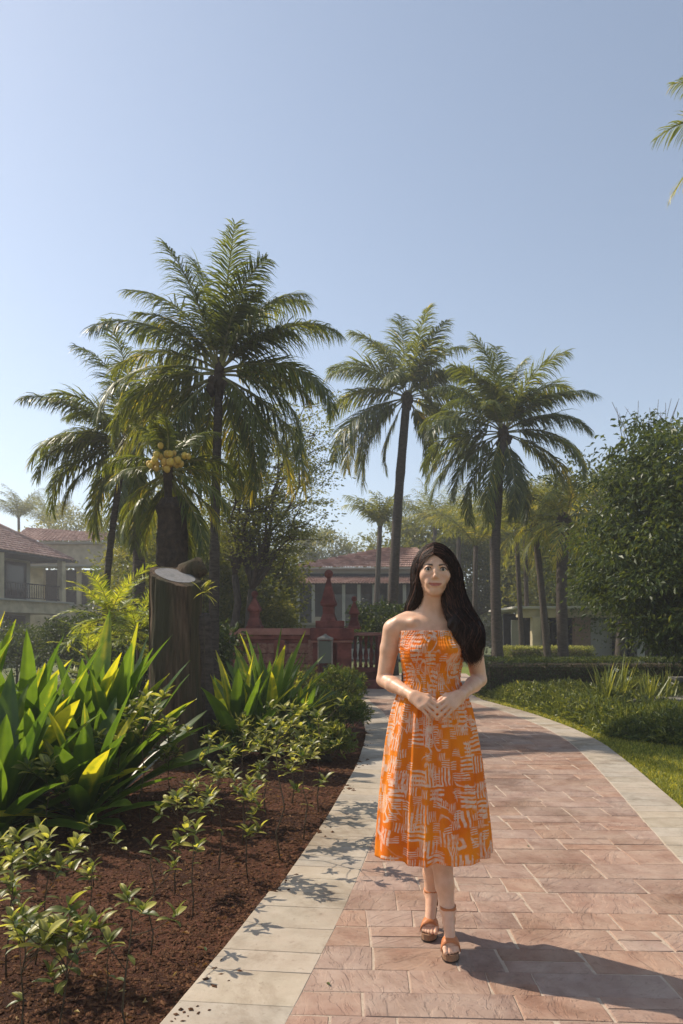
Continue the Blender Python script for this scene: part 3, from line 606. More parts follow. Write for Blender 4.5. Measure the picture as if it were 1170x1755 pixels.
bgt = [(385, 1000, 24, (1.5, 1.5, 1.5), 'round green tree behind the left red pinnacle', 'leafC', 120), (448, 1010, 25, (1.15, 1.2, 1.5), 'bushy tree between the airy tree and the tiled roof', 'leafC', 110), (320, 1000, 21, (1.9, 1.6, 1.6), 'dark bushy tree behind the sawn stump', 'leafC', 120), (268, 965, 26, (1.7, 1.6, 2.3), 'yellow green tree behind the curved palm trunk', 'leafC', 140), (545, 940, 66, (3.3, 3, 1.7), 'small far tree peeping over the left end of the tiled roof', 'leafC', 60), (725, 985, 48, (3.2, 3, 3.6), 'hazy tree at the right end of the tiled roof', 'leafC', 110), (820, 985, 46, (4.6, 3, 4.2), 'broad hazy tree behind the yellow tipped palm trunk', 'leafC', 170), (905, 960, 50, (4.5, 3, 4.4), 'hazy tree behind the flat roofed pavilion', 'leafC', 150), (985, 950, 40, (3.4, 3, 4.0), 'green tree between the pavilion and the big dark tree', 'leafC', 140), (130, 925, 60, (3.4, 3, 2.2), 'hazy far tree above the left building roof', 'leafC', 50), (1085, 1010, 30, (3.4, 2, 3), 'shaded tree behind the grey pavilion columns', 'leafD', 120)]
for i, (x, y, Y_, rad, lb, mt, nc) in enumerate(bgt):
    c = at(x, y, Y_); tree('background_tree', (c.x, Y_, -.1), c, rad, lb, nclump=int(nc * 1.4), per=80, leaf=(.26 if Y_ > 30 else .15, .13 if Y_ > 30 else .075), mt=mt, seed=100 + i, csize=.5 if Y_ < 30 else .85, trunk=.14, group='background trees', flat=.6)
# dark undergrowth shrubs in the middle distance
ug = [(205, 1095, 15, .9, .8, 'leafD', 'dark shrub between the arched building and the sawn stump'), (275, 1130, 13, .8, .8, 'leafD', 'dark shrub right behind the sawn stump'), (345, 1135, 12.5, .7, .6, 'leafD', 'low dark shrub between the stump and the red wall'), (450, 1060, 21, 1.0, .7, 'leafC', 'round light green shrub behind the red wall coping'), (655, 1068, 21.5, 1.0, .55, 'leafD', 'dark leafy shrub right of the small red pinnacle'), (690, 1075, 20.6, .9, .6, 'leafD', 'dark leafy shrub beside the woman\'s shoulder'), (135, 1105, 18, 1.2, .8, 'leafD', 'low shrub in front of the arched opening'), (30, 1110, 20, 1.5, .7, 'leafD', 'low dark hedge shrub at the foot of the left building')]
for i, (x, y, Y_, rx, rz, mt, lb) in enumerate(ug):
    c = at(x, y, Y_); tree('shrub', (c.x, Y_, -.08), (c.x, c.y, max(.5, c.z)), (rx, rx * .8, rz), lb, cat='shrub', nclump=70, per=60, leaf=(.11, .055), mt=mt, seed=200 + i, csize=.22, trunk=.04, group='shrubs in the middle distance', shell=.3)

# a far wood closes the view behind the gardens
def wood():
    rs = np.random.RandomState(31); n = 1500; x = rs.uniform(-75, 75, n); y = 78 + rs.rand(n) * 10; top = 4.2 + 1.6 * np.sin(x * .21 + 1) + 1.3 * np.sin(x * .53) + .8 * np.sin(x * 1.3 + 2); z = rs.rand(n) ** .7 * top; C = np.stack([x, y, z], -1)
    off = rs.normal(size=(n, 60, 3)) * .8; pos = (C[:, None] + off).reshape(-1, 3); dr = rs.normal(size=pos.shape); o = cloud('far_wood', pos, dr, .6, .32, (rs.normal(.42, .15, (n, 1)) + rs.normal(0, .1, (n, 60))).reshape(-1), M['leafC'], rs, None); tag(o, 'hazy mass of trees far behind the buildings', 'wood', kind='stuff')
wood()
# ------------------------------------------------------------------ buildings
M['plaster'] = surf('ochre plaster', (.42, .36, .23), (.54, .47, .32), scale=1.2, bstr=.15, bscale=30, big=(1.7, (.34, .29, .19)))
M['plaster2'] = surf('grey plaster', (.30, .30, .26), (.38, .37, .32), scale=1.5, bstr=.15, bscale=30)
M['dark_wood_and_shade'] = surf('dark timber and interior shade', (.02, .022, .024), (.045, .045, .045), scale=6, bstr=.2)  # real timber, and also the sheets and walls that stand for shaded interiors
M['glass'] = plain('dark window glass', (.02, .028, .034), .12, .5)
M['curtain'] = plain('pale curtain behind window', (.3, .3, .24), .8)
M['tile'] = None
def tile_mat():
    m, n, b = mat('clay roof tiles', .85, .2); pos = n.nodes.new('ShaderNodeNewGeometry').outputs['Position']
    t = N(n, 'ShaderNodeTexNoise', Scale=.9, Detail=7, Roughness=.7); L(n, pos, t.inputs['Vector'])
    v = N(n, 'ShaderNodeTexVoronoi', Scale=4.2); L(n, pos, v.inputs['Vector'])
    mx = N(n, 'ShaderNodeMix', data_type='FLOAT'); mx.inputs[0].default_value = .45; L(n, t.outputs[0], mx.inputs[2]); sp = n.nodes.new('ShaderNodeSeparateColor'); L(n, v.outputs['Color'], sp.inputs[0]); L(n, sp.outputs[0], mx.inputs[3])
    r = ramp(n, mx.outputs[0], [(.15, (.17, .10, .085)), (.5, (.36, .215, .17)), (.85, (.50, .35, .29))]); L(n, r.outputs[0], b.inputs['Base Color']); return m
M['tile'] = tile_mat()
def tiled(mb, a, b, c, d, courses, cols):
    """stepped courses of tiles on the roof plane a-b (eave) to d-c (ridge)"""
    a, b, c, d = map(Vector, (a, b, c, d)); nrm = (b - a).cross(d - a).normalized()
    if nrm.z < 0: nrm = -nrm
    for i in range(courses):
        t0, t1 = i / courses, (i + 1.06) / courses; p, q = a.lerp(d, t0), b.lerp(c, t0); r_, s = b.lerp(c, min(t1, 1)), a.lerp(d, min(t1, 1)); P = []
        k = cols
        for j in range(k + 1):
            f = j / k; bump_ = nrm * (.035 if j % 2 else 0)
            lo = p.lerp(q, f) + nrm * .05 + bump_; P += [p.lerp(q, f) + nrm * .0 + bump_, lo, s.lerp(r_, f) + bump_]
        Fs = []
        for j in range(k): o = j * 3; Fs += [(o, o + 3, o + 4, o + 1), (o + 1, o + 4, o + 5, o + 2)]
        mb.add(P, Fs, random.random())
def building_left():
    # long wing whose verandah side faces the garden
    A = Vector((-19.6, 31.5, 0)); C = Vector((-16.45, 43.0, 0)); u = (C - A).normalized(); nv = Vector((u.y, -u.x, 0)); Lw = (C - A).length
    root = empty('verandah_house', A); tag(root, 'two storey ochre house with red tiled roof and upper verandah at the left edge', 'building')
    def q(s, d, z): return u * s + nv * d + Vector((0, 0, z))
    ang = math.atan2(u.y, u.x)
    def bx(nm, m, s, d, z, ls, ld, lz): b = MB(); b.box(q(s, d, z), (ls, ld, lz), ang); return b.build(nm, M[m], root)
    bx('wall', 'plaster2', Lw / 2, -2.0, 2.8, Lw - .2, .3, 5.6)
    bx('balcony_slab', 'plaster', Lw / 2, -.7, 2.75, Lw + .6, 2.4, .62); bx('balcony_edge', 'plaster2', Lw / 2, -.6, 3.1, Lw + 1.0, 2.6, .08)
    bx('ceiling', 'dark_wood_and_shade', Lw / 2, -.9, 5.62, Lw, 2.3, .12)
    for s in (Lw - .15, Lw - 5.2, Lw - 10.3):
        bx('column', 'plaster', s, .3, 4.35, .32, .32, 2.45); bx('column', 'plaster', s - .1, .15, 1.22, .5, .5, 2.45)
        b = MB(); b.box(q(s - .1, .15, 2.4), (.62, .62, .12), ang); b.build('column_cap', M['plaster2'], root)
    # dark joinery, windows
    for s in (Lw - 1.6, Lw - 3.8, Lw - 6.2, Lw - 8.6):
        bx('window', 'dark_wood_and_shade', s, -1.8, 4.3, 2.1, .1, 2.2); bx('window_pane', 'curtain' if abs(s - Lw + 3.8) < .1 else 'glass', s, -1.72, 4.5, 1.5, .04, 1.4)
        bx('shutter', 'dark_wood_and_shade', s, -1.8, 1.2, 1.9, .1, 2.3)
    # railing
    b = MB(); b.box(q(Lw / 2, .3, 4.02), (Lw, .06, .06), ang); b.box(q(Lw / 2, .3, 3.25), (Lw, .05, .05), ang); rr = b.build('railing', M['dark_wood_and_shade'], root); b = MB()
    for i in range(64): b.box(q(.1 + i * Lw / 64, .3, 3.62), (.03, .03, .78), ang)
    o = b.build('baluster', M['dark_wood_and_shade'], root)
    # hipped roof
    r = MB(); e = .55
    P = lambda s, d, z: A * 0 + q(s, d, z)
    tiled(r, P(-2, e, 5.62), P(Lw + e, e, 5.62), P(Lw - 3.2, -3.6, 8.1), P(-2, -3.6, 8.1), 16, 90)
    tiled(r, P(Lw + e, e, 5.62), P(Lw + e, -8.5, 5.62), P(Lw - 3.2, -3.6, 8.1), P(Lw - 3.2, -3.6, 8.1), 16, 50)
    r.build('roof', M['tile'], root)
    b = MB(); b.tube([P(Lw + e + .03, e + .03, 5.64), P(Lw - 3.2, -3.6, 8.2)], .11, 6); b.tube([P(-2, -3.6, 8.2), P(Lw - 3.2, -3.6, 8.2)], .11, 6); b.build('ridge_tiles', M['tile'], root)
    b = MB(); b.box(q(Lw / 2 - .4, e - .02, 5.56), (Lw + 3, .05, .14), ang); b.box(q(Lw + e - .03, e / 2 - 4.2, 5.56), (.05, 9.4, .14), ang); b.build('fascia', M['dark_wood_and_shade'], root)
    # set back wing facing the camera
    root = empty('arched_house', (-19.5, 47, 0)); tag(root, 'ochre building wing with arched doorway and parapet, set back right of the verandah house', 'building')
    def bb(nm, m, x, y, z, lx, ly, lz): b = MB(); b.box((x, y, z), (lx, ly, lz)); return b.build(nm, M[m], root)
    # local origin x=-19.5; visible x from -18.2 to -14.8
    w = MB(); y0 = 0
    arch_c, aw, sp = 1.75, .72, 1.55
    pts_o = []
    def wallrect(x0, x1, z0, z1): w.box(((x0 + x1) / 2, .2, (z0 + z1) / 2), (x1 - x0, .4, z1 - z0))
    wallrect(-1, arch_c - aw, 0, 3.1); wallrect(arch_c + aw, 4.9, 0, 3.1); 
    n = 12; Pa = []
    for i in range(n):
        x0 = arch_c - aw + 2 * aw * i / n; x1 = arch_c - aw + 2 * aw * (i + 1) / n; xm = (x0 + x1) / 2 - arch_c; zt = sp + math.sqrt(max(0, aw * aw - xm * xm)); wallrect(x0, x1, zt, 3.1)
    wallrect(-1, .55, 3.102, 5.5); wallrect(1.45, 1.85, 3.102, 5.5); wallrect(4.2, 4.9, 3.102, 5.5)
    wallrect(-1, 4.9, 5.502, 7.0)
    w.build('wall', M['plaster'], root)
    bb('canopy', 'plaster2', 2.3, -.45, 5.55, 6.0, 1.3, .1); bb('parapet', 'plaster2', 2.0, .1, 7.08, 6.2, .7, .14)
    bb('string_course', 'plaster2', 2, -.03, 3.12, 5.9, .12, .1)
    bb('window_shade_panel', 'dark_wood_and_shade', 2, 1.6, 4.3, 6, .1, 2.4); bb('door_shade_panel', 'dark_wood_and_shade', 1.75, 1.3, 1.6, 2.4, .1, 3.0)  # dark sheets standing in for the shade inside the openings
    bb('column', 'plaster', 2.9, -.2, 4.3, .25, .25, 2.4)
    b = MB(); b.box((2.4, .5, 3.95), (3, .05, .05));
    for i in range(24): b.box((1.0 + i * .14, .5, 3.55), (.025, .025, .8))
    b.build('railing', M['dark_wood_and_shade'], root)
    r = MB(); tiled(r, (-1.5, -.4, 7.16), (5.4, -.4, 7.16), (4.4, 2.4, 8.0), (-1.5, 2.4, 8.4), 10, 50); tiled(r, (5.4, -.4, 7.16), (5.4, 5.4, 7.16), (4.4, 2.4, 8.0), (4.4, 2.4, 8.0), 10, 20); r.build('roof', M['tile'], root)
building_left()
def building_mid():
    Y_ = 40; x0 = at(497, 0, Y_).x; x1 = 4.6; root = empty('long_verandah_house', (x0, Y_, 0)); tag(root, 'long single storey building with two tier pink tiled roof behind the red wall', 'building'); W = x1 - x0
    def bb(nm, m, x, y, z, lx, ly, lz): b = MB(); b.box((x, y, z), (lx, ly, lz)); return b.build(nm, M[m], root)
    r = MB(); tiled(r, (-.5, -1.6, 3.92), (W + .8, -1.6, 3.92), (W + .8, .4, 4.42), (.2, .4, 4.42), 6, 110); r.build('lower_roof', M['tile'], root)
    bb('clerestory', 'plaster2', W / 2, .6, 4.62, W, .3, .5); bb('fascia', 'dark_wood_and_shade', W / 2, .35, 4.5, W, .1, .2); bb('gutter', 'plaster2', W / 2, .2, 4.88, W + .5, .2, .1)
    r = MB(); tiled(r, (-.2, .1, 4.93), (W + .6, .1, 4.93), (W - .2, 3.4, 6.35), (5.4, 3.4, 6.35), 10, 110); tiled(r, (-.2, 6.4, 4.93), (-.2, .1, 4.93), (5.4, 3.4, 6.35), (5.4, 3.4, 6.35), 10, 50); r.build('upper_roof', M['tile'], root)
    bb('wall', 'dark_wood_and_shade', W / 2, .9, 2.15, W - .2, .3, 4.3); bb('plinth', 'plaster2', W / 2, -.2, .25, W, 3, .5)  # wall coloured dark in place of the shade under the verandah roof
    for i in range(9):
        x = .5 + i * (W - 1) / 8; bb('column', 'plaster2', x, -1.2, 2.2, .17, .17, 3.4)
    for i in range(8): bb('window', 'glass', .5 + (i + .5) * (W - 1) / 8, .72, 2.3, .75, .05, 2.4); 
    # pale garden wall in front with planters on it
    root = empty('pale_wall', (at(498, 0, 27).x, 27, 0)); tag(root, 'low pale grey wall seen over the red coping, left of the tall pinnacle', 'wall')
    b = MB(); b.box((0, 0, .82), (2.6, .25, 1.64)); b.build('wall_body', M['plaster2'], root)
    b = MB(); b.box((0, 0, 1.69), (2.7, .34, .09)); b.build('coping', M['cream2'], root); b = MB(); b.box((1.1, .3, 1.7), (.5, .3, .5)); b.build('planter', M['plaster2'], root)
M['cream2'] = surf('pale stone', (.42, .40, .34), (.52, .5, .43), scale=4, bstr=.3)
building_mid()
M['laterite_brown'] = surf('brown laterite', (.16, .10, .07), (.26, .18, .13), scale=9, bstr=.6, bscale=40, bdist=.02)
def pavilion():
    Y_ = 30; root = empty('flat_pavilion', (at(880, 0, Y_).x, Y_, 0)); tag(root, 'flat roofed grey pavilion with pillars and dark openings behind the hedge', 'building')
    def bb(nm, m, x, y, z, lx, ly, lz): b = MB(); b.box((x, y, z), (lx, ly, lz), bevel=.02); return b.build(nm, M[m], root)
    bb('roof', 'cream2', 4.6, 1.6, 2.36, 9.6, 5, .1); bb('beam', 'plaster', 4.6, -.55, 2.14, 9.2, .3, .34)
    for x, w_, m in ((.72, .32, 'plaster'), (2.55, .62, 'laterite_brown'), (4.05, .2, 'plaster2'), (4.85, .3, 'plaster2'), (6.8, .3, 'plaster2'), (8.8, .3, 'plaster2')): bb('pillar', m, x, -.6, 1.0, w_, .36, 2.0)
    bb('back_wall', 'dark_wood_and_shade', 4.6, 2.4, 1.1, 9, .2, 2.2)  # back wall coloured dark to give the pavilion a shaded interior
    for i in range(10): bb('shutter', 'plaster2' if i in (0, 2, 5, 6) else 'dark_wood_and_shade', .3 + i * .55, .7, .95, .48, .08, 1.9)
    bb('shutter', 'plaster2', 3.45, -.2, .95, .9, .1, 1.9); bb('step', 'plaster2', 4.6, -1.2, .04, 9.4, 1.2, .16)
pavilion()

# ------------------------------------------------------------------ red laterite gateway wall
M['ledge'] = surf('weathered ledge stone', (.16, .15, .13), (.30, .28, .24), scale=9, bstr=.5)
def red_mat():
    m = surf('red laterite wash', (.13, .034, .027), (.21, .062, .048), scale=5, bstr=.6, bscale=45, bdist=.015, rough=.85, c3=(.27, .095, .072), big=(3, (.11, .03, .025)))
    return m
M['redwall'] = red_mat()
M['redtop'] = surf('weathered red coping', (.27, .115, .09), (.40, .2, .16), scale=6, bstr=.5, bscale=50)
M['rubble'] = surf('rough laterite rubble', (.12, .045, .03), (.3, .15, .11), scale=11, bstr=1.0, bscale=24, bdist=.05, c3=(.36, .24, .18))
def gate():
    Yg = 18.; px = lambda x: at(x, 0, Yg).x; pz = lambda y: at(0, y, Yg).z; g0 = Vector((px(565), Yg, 0)); root = empty('red_wall', g0); tag(root, 'dark red laterite garden wall with thick coping, piers and balustrade', 'wall')
    def bb(nm, m, x0, x1, z0, z1, y0, y1, bv=.015): b = MB(); b.box(((x0 + x1) / 2 - g0.x, (y0 + y1) / 2 - g0.y, (z0 + z1) / 2), (x1 - x0, y1 - y0, z1 - z0), bevel=bv); return b.build(nm, M[m], root)
    zt, zb = pz(1077), pz(1095)
    bb('coping', 'redtop', px(393), px(541), pz(1077), pz(1088), Yg - .12, Yg + .62); bb('moulding', 'redwall', px(402), px(541), pz(1096), pz(1088) - .003, Yg - .04, Yg + .55)
    bb('wall_body', 'redwall', px(405), px(541), -.05, pz(1096) - .003, Yg + .03, Yg + .45)
    # rubble panels between piers
    rg_ = random.Random(6)
    for i in range(7):
        for j in range(4):
            x0 = px(415) + i * .255; z0 = .12 + j * .25; bb('laterite_block', 'rubble', x0 + (j % 2) * .1, x0 + (j % 2) * .1 + .24, z0, z0 + .235, Yg - .01 - rg_.uniform(0, .03), Yg + .1)
    for x in (398, 470, 528): bb('pier', 'redwall' if x != 528 else 'rubble', px(x), px(x) + .26, -.05, pz(1096) - .004, Yg - .1, Yg + .2)
    # main pier: block, legs with an opening between them
    bb('cap_block', 'redwall', px(532), px(606), pz(1097), pz(1076), Yg - .38, Yg + .7, .03); bb('cap_moulding', 'redtop', px(534) , px(604), pz(1101), pz(1097) - .002, Yg - .3, Yg + .6)
    bb('pier', 'redwall', px(537), px(546), -.05, pz(1101) - .002, Yg - .25, Yg + .5); bb('pier', 'redwall', px(578), px(602), -.05, pz(1101) - .002, Yg - .25, Yg + .5); bb('back_panel', 'redwall', px(545), px(580), -.05, pz(1101) - .003, Yg + .25, Yg + .5)
    # plinth and pinnacle
    def pin(cx, ybase, Yp, s, tall, nm='pinnacle'):
        c = Vector((px(cx) - g0.x, Yp - g0.y, 0)); z0 = pz(ybase); b = MB()
        prof = [(.29, 0), (.29, .07), (.25, .1), (.22, .2), (.165, .3), (.165, .46), (.225, .49), (.235, .54), (.19, .62), (.05, tall - .04), (.05, tall)]
        prof = [(r_ * s, z * s) for r_, z in prof]
        b.lathe(c + Vector((0, 0, z0)), prof, 4, smooth=False, sq=False, rz=R(38)); o = b.build(nm, M['redwall'], root)
        b = MB(); rb = .095 * s; b.lathe(c + Vector((0, 0, z0 + tall * s + rb * .8)), [(rb * math.cos(a), rb * math.sin(a)) for a in np.linspace(-1.4, 1.4, 9)], 14); b.build('ball', M['redwall'], o)
    pin(563, 1076, Yg + .1, 1.12, 1.1)
    pin(608, 1078, Yg + 1.0, .78, .92); pin(429, 1077, Yg + .9, .92, .88)
    # plinth steps under the tall pinnacle
    bb('plinth', 'redwall', px(541), px(590), pz(1076) + .002, pz(1064), Yg - .2, Yg + .5)
    # balustrade to the right
    bb('coping', 'redtop', px(606), px(672), pz(1090), pz(1084), Yg + .3, Yg + .75); bb('bottom_rail', 'redwall', px(604), px(672), .38, .5, Yg + .35, Yg + .65)
    for k in range(7):
        x = px(609) + k * .135; b = MB(); b.lathe(Vector((x - g0.x, .5, .5)), [(.045, 0), (.045, .08), (.028, .14), (.06, .3), (.03, .5), (.03, .62), (.05, .68), (.05, .78)], 8); b.build('baluster', M['redwall'], root)
    bb('pier', 'redwall', px(648), px(672), -.05, pz(1090) - .002, Yg + .25, Yg + .7)
    bb('step', 'redwall', px(600), px(675), -.02, .22, Yg + .1, Yg + 1.2); bb('step', 'redwall', px(600), px(675), .222, .38, Yg + .45, Yg + 1.4)
    # lantern bollard in front
    root = empty('garden_lantern', (px(559), Yg - 1.2, 0)); tag(root, 'square glass garden lantern in front of the red pier', 'lantern'); s = (Yg - 1.2) / 1267
    b = MB(); b.box((0, 0, .3), (.12, .12, .64)); b.build('post', M['dark_wood_and_shade'], root)
    b = MB(); b.box((0, 0, .93), (.29, .29, .5)); gl = b.build('glass_body', M['lant'], root)
    for sx in (-1, 1):
        for sy in (-1, 1): b = MB(); b.box((sx * .155, sy * .155, .93), (.03, .03, .56)); b.build('frame_bar', M['ledge'], root)
    b = MB(); b.box((0, 0, 1.22), (.36, .36, .035)); b.lathe((0, 0, 1.24), [(.2, 0), (.04, .07), (.03, .1)], 4, smooth=False); b.build('lid', M['ledge'], root)
    # low red planter block at the bed corner
    Yb = 15.6; root = empty('planter_block', (at(600, 0, Yb).x, Yb, 0)); tag(root, 'low dark red planter block at the far corner of the planting bed', 'planter')
    b = MB(); b.box((0, 0, .12), (.32, .5, .34), bevel=.02); b.build('block', M['redwall'], root); rs = np.random.RandomState(9); n = 500
    pos = rs.normal(size=(n, 3)) * np.array([.12, .16, .08]) + np.array([0, 0, .36]); cloud('foliage', pos, rs.normal(size=(n, 3)) + [0, 0, .6], .07, .025, rs.normal(.5, .15, n), M['leafD'], rs, root)
M['lant'] = plain('frosted lantern glass', (.10, .125, .10), .3, .4)
gate()
# ------------------------------------------------------------------ planting: lilies, stump, saplings, shrubs, hedges
M['lily'] = leaf_mat('lily leaves', (.035, .075, .016), (.12, .19, .028), (.46, .42, .04), trans=.45, rough=.35, spec=.45, tcol=(2.2, 2.1, .8))
M['sap'] = leaf_mat('sapling leaves', (.05, .09, .02), (.16, .165, .04), (.5, .47, .12), trans=.35, rough=.4, spec=.4, tcol=(2.0, 2.0, .9))
M['fern'] = leaf_mat('feathery green leaves', (.08, .13, .02), (.2, .27, .04), (.4, .42, .09), trans=.42)
M['stem'] = surf('thin stems', (.04, .03, .02), (.11, .085, .05), scale=20)
M['cover'] = leaf_mat('ground cover leaves', (.045, .07, .02), (.16, .2, .055), (.44, .44, .2), trans=.32, rough=.4, spec=.45)
M['cut'] = surf('sawn wood face', (.15, .145, .14), (.26, .25, .24), scale=14, bstr=.4, bscale=60, c3=(.2, .18, .16))
M['dead'] = surf('dead trunk wood', (.035, .024, .016), (.13, .085, .052), scale=7, bstr=1.0, bscale=18, bdist=.04, stretch=(3, 3, .35), c3=(.22, .15, .095), rough=.95, big=(1.6, (.065, .06, .03)))
M['petal'] = plain('white petals', (.75, .75, .66), .5)

def blade_mesh(name, mt, length, width, e0, droop, rg_, fold=.35, tint=(.3, .5), seg=10, side=0., peak=.45, wave=.02, twist=0):
    V = []; T = []; p = Vector((0, 0, 0)); az = 0; cols = (-1, -.5, 0, .5, 1); ph = rg_.uniform(0, 6)
    for i in range(seg + 1):
        t = i / seg; e = e0 - droop * t ** 1.5; az = side * t; d = Vector((math.cos(e) * math.cos(az), math.cos(e) * math.sin(az), math.sin(e)))
        s = Vector((-math.sin(az), math.cos(az), 0)); u = s.cross(d) * -1; u = d.cross(s); tw = twist * t; s, u = s * math.cos(tw) + u * math.sin(tw), u * math.cos(tw) - s * math.sin(tw)
        if t < peak: wf = .32 + .68 * math.sin(t / peak * PI / 2)
        else: wf = math.cos((t - peak) / (1 - peak) * PI / 2) ** .8
        wf = max(wf, .01) * width / 2
        for c in cols:
            V.append(p + s * c * wf + u * (abs(c) * wf * fold + wave * width * math.sin(t * 17 + ph + c * 2) * abs(c))); T.append(tint[0] + (tint[1] - tint[0]) * t + (.14 if c == 0 else (-.05 if abs(c) == .5 else .03)) + .05 * math.sin(t * 9 + ph))
        p = p + d * length / seg
    F = [(i * 5 + k, i * 5 + k + 1, i * 5 + 6 + k, i * 5 + 5 + k) for i in range(seg) for k in range(4)]
    return np_mesh(name, [tuple(v) for v in V], F, tint=np.clip(T, 0, 1), mats=[mt])
def lily(x, y, label, n, length, width, seed, bias=(.35, 0), yel=.25, low=.25, group='giant lily clumps in the bed', up=1.45):
    rg_ = random.Random(seed); root = empty('lily_plant', (x, y, -.04)); tag(root, label, 'plant', group)
    for i in range(n):
        t = (i + .5) / n; az = i * 2.4 + rg_.uniform(-.3, .3); e = up - (up - low) * t ** 1.15 + rg_.uniform(-.1, .1)
        # lean the whole clump with the bias
        v = Vector((math.cos(az) * math.cos(e) + bias[0], math.sin(az) * math.cos(e) + bias[1], math.sin(e))).normalized(); az, e = math.atan2(v.y, v.x), math.asin(v.z)
        y_ = rg_.random() < yel; tn = (.45, 1.02) if y_ else (rg_.uniform(.1, .35), rg_.uniform(.4, .72))
        L_ = length * rg_.uniform(.72, 1.1) * (1 - .15 * t)
        me = blade_mesh('leaf', M['lily'], L_, width * rg_.uniform(.8, 1.25), e, rg_.uniform(.0, .35) + .4 * t * rg_.random(), rg_, tint=tn, side=rg_.uniform(-.3, .3), fold=rg_.uniform(.2, .5), twist=rg_.uniform(-.5, .5))
        o = obj_me('leaf', me, root, (.05 * math.cos(az), .05 * math.sin(az), .02 + .16 * (1 - t))); o.rotation_euler = (0, 0, az)
    b = MB(); b.lathe((0, 0, 0), [(.09, -.05), (.08, .1), (.05, .28), (.02, .36)], 8); b.build('stem', M['lily'], root)
LIL = [(-3.0, 5.5, 'lily clump with bright yellow green leaves cut off by the left edge', 22, 1.35, .185, .5), (-2.55, 5.9, 'lily clump second from the left edge in the left bed', 24, 1.4, .185, .3), (-2.15, 6.3, 'lily clump in front of the arched house, tallest leaves', 24, 1.45, .18, .25), (-1.9, 6.2, 'lily clump leaning right towards the sawn stump', 22, 1.3, .185, .2), (-2.35, 5.1, 'low dark lily clump with broad arching leaves at the front left', 20, 1.0, .17, .15), (-1.85, 5.35, 'lily clump with broad bent leaves left of the leafy saplings', 16, .95, .165, .25), (-3.3, 6.6, 'lily clump behind the left edge clump', 20, 1.5, .185, .25)]
for i, (x, y, lb, n, l_, w_, yl) in enumerate(LIL): lily(x, y, lb, n + 8, l_ * .93, w_ * .9, 300 + i, yel=yl, low=.15 if l_ < 1.1 else .55, up=1.35 if l_ < 1.1 else 1.5, bias=(.12, -.05))
for i, (x, y, lb, n, l_, w_, yl) in enumerate([(-1.18, 8.3, 'lily clump with yellow leaves just right of the sawn stump', 26, 1.2, .16, .6), (-.85, 8.8, 'lily clump in the middle of the bed in front of the red wall', 24, 1.2, .15, .4), (-.98, 9.6, 'lily clump at the back of the middle group', 22, 1.25, .14, .15), (-.55, 9.3, 'right hand lily clump of the middle group, beside the leafy shrubs', 18, .85, .13, .35)]):
    lily(x, y, lb, n, l_, w_, 320 + i, yel=yl, bias=(.03, -.03), low=.5, group='lily clumps in the middle of the bed')

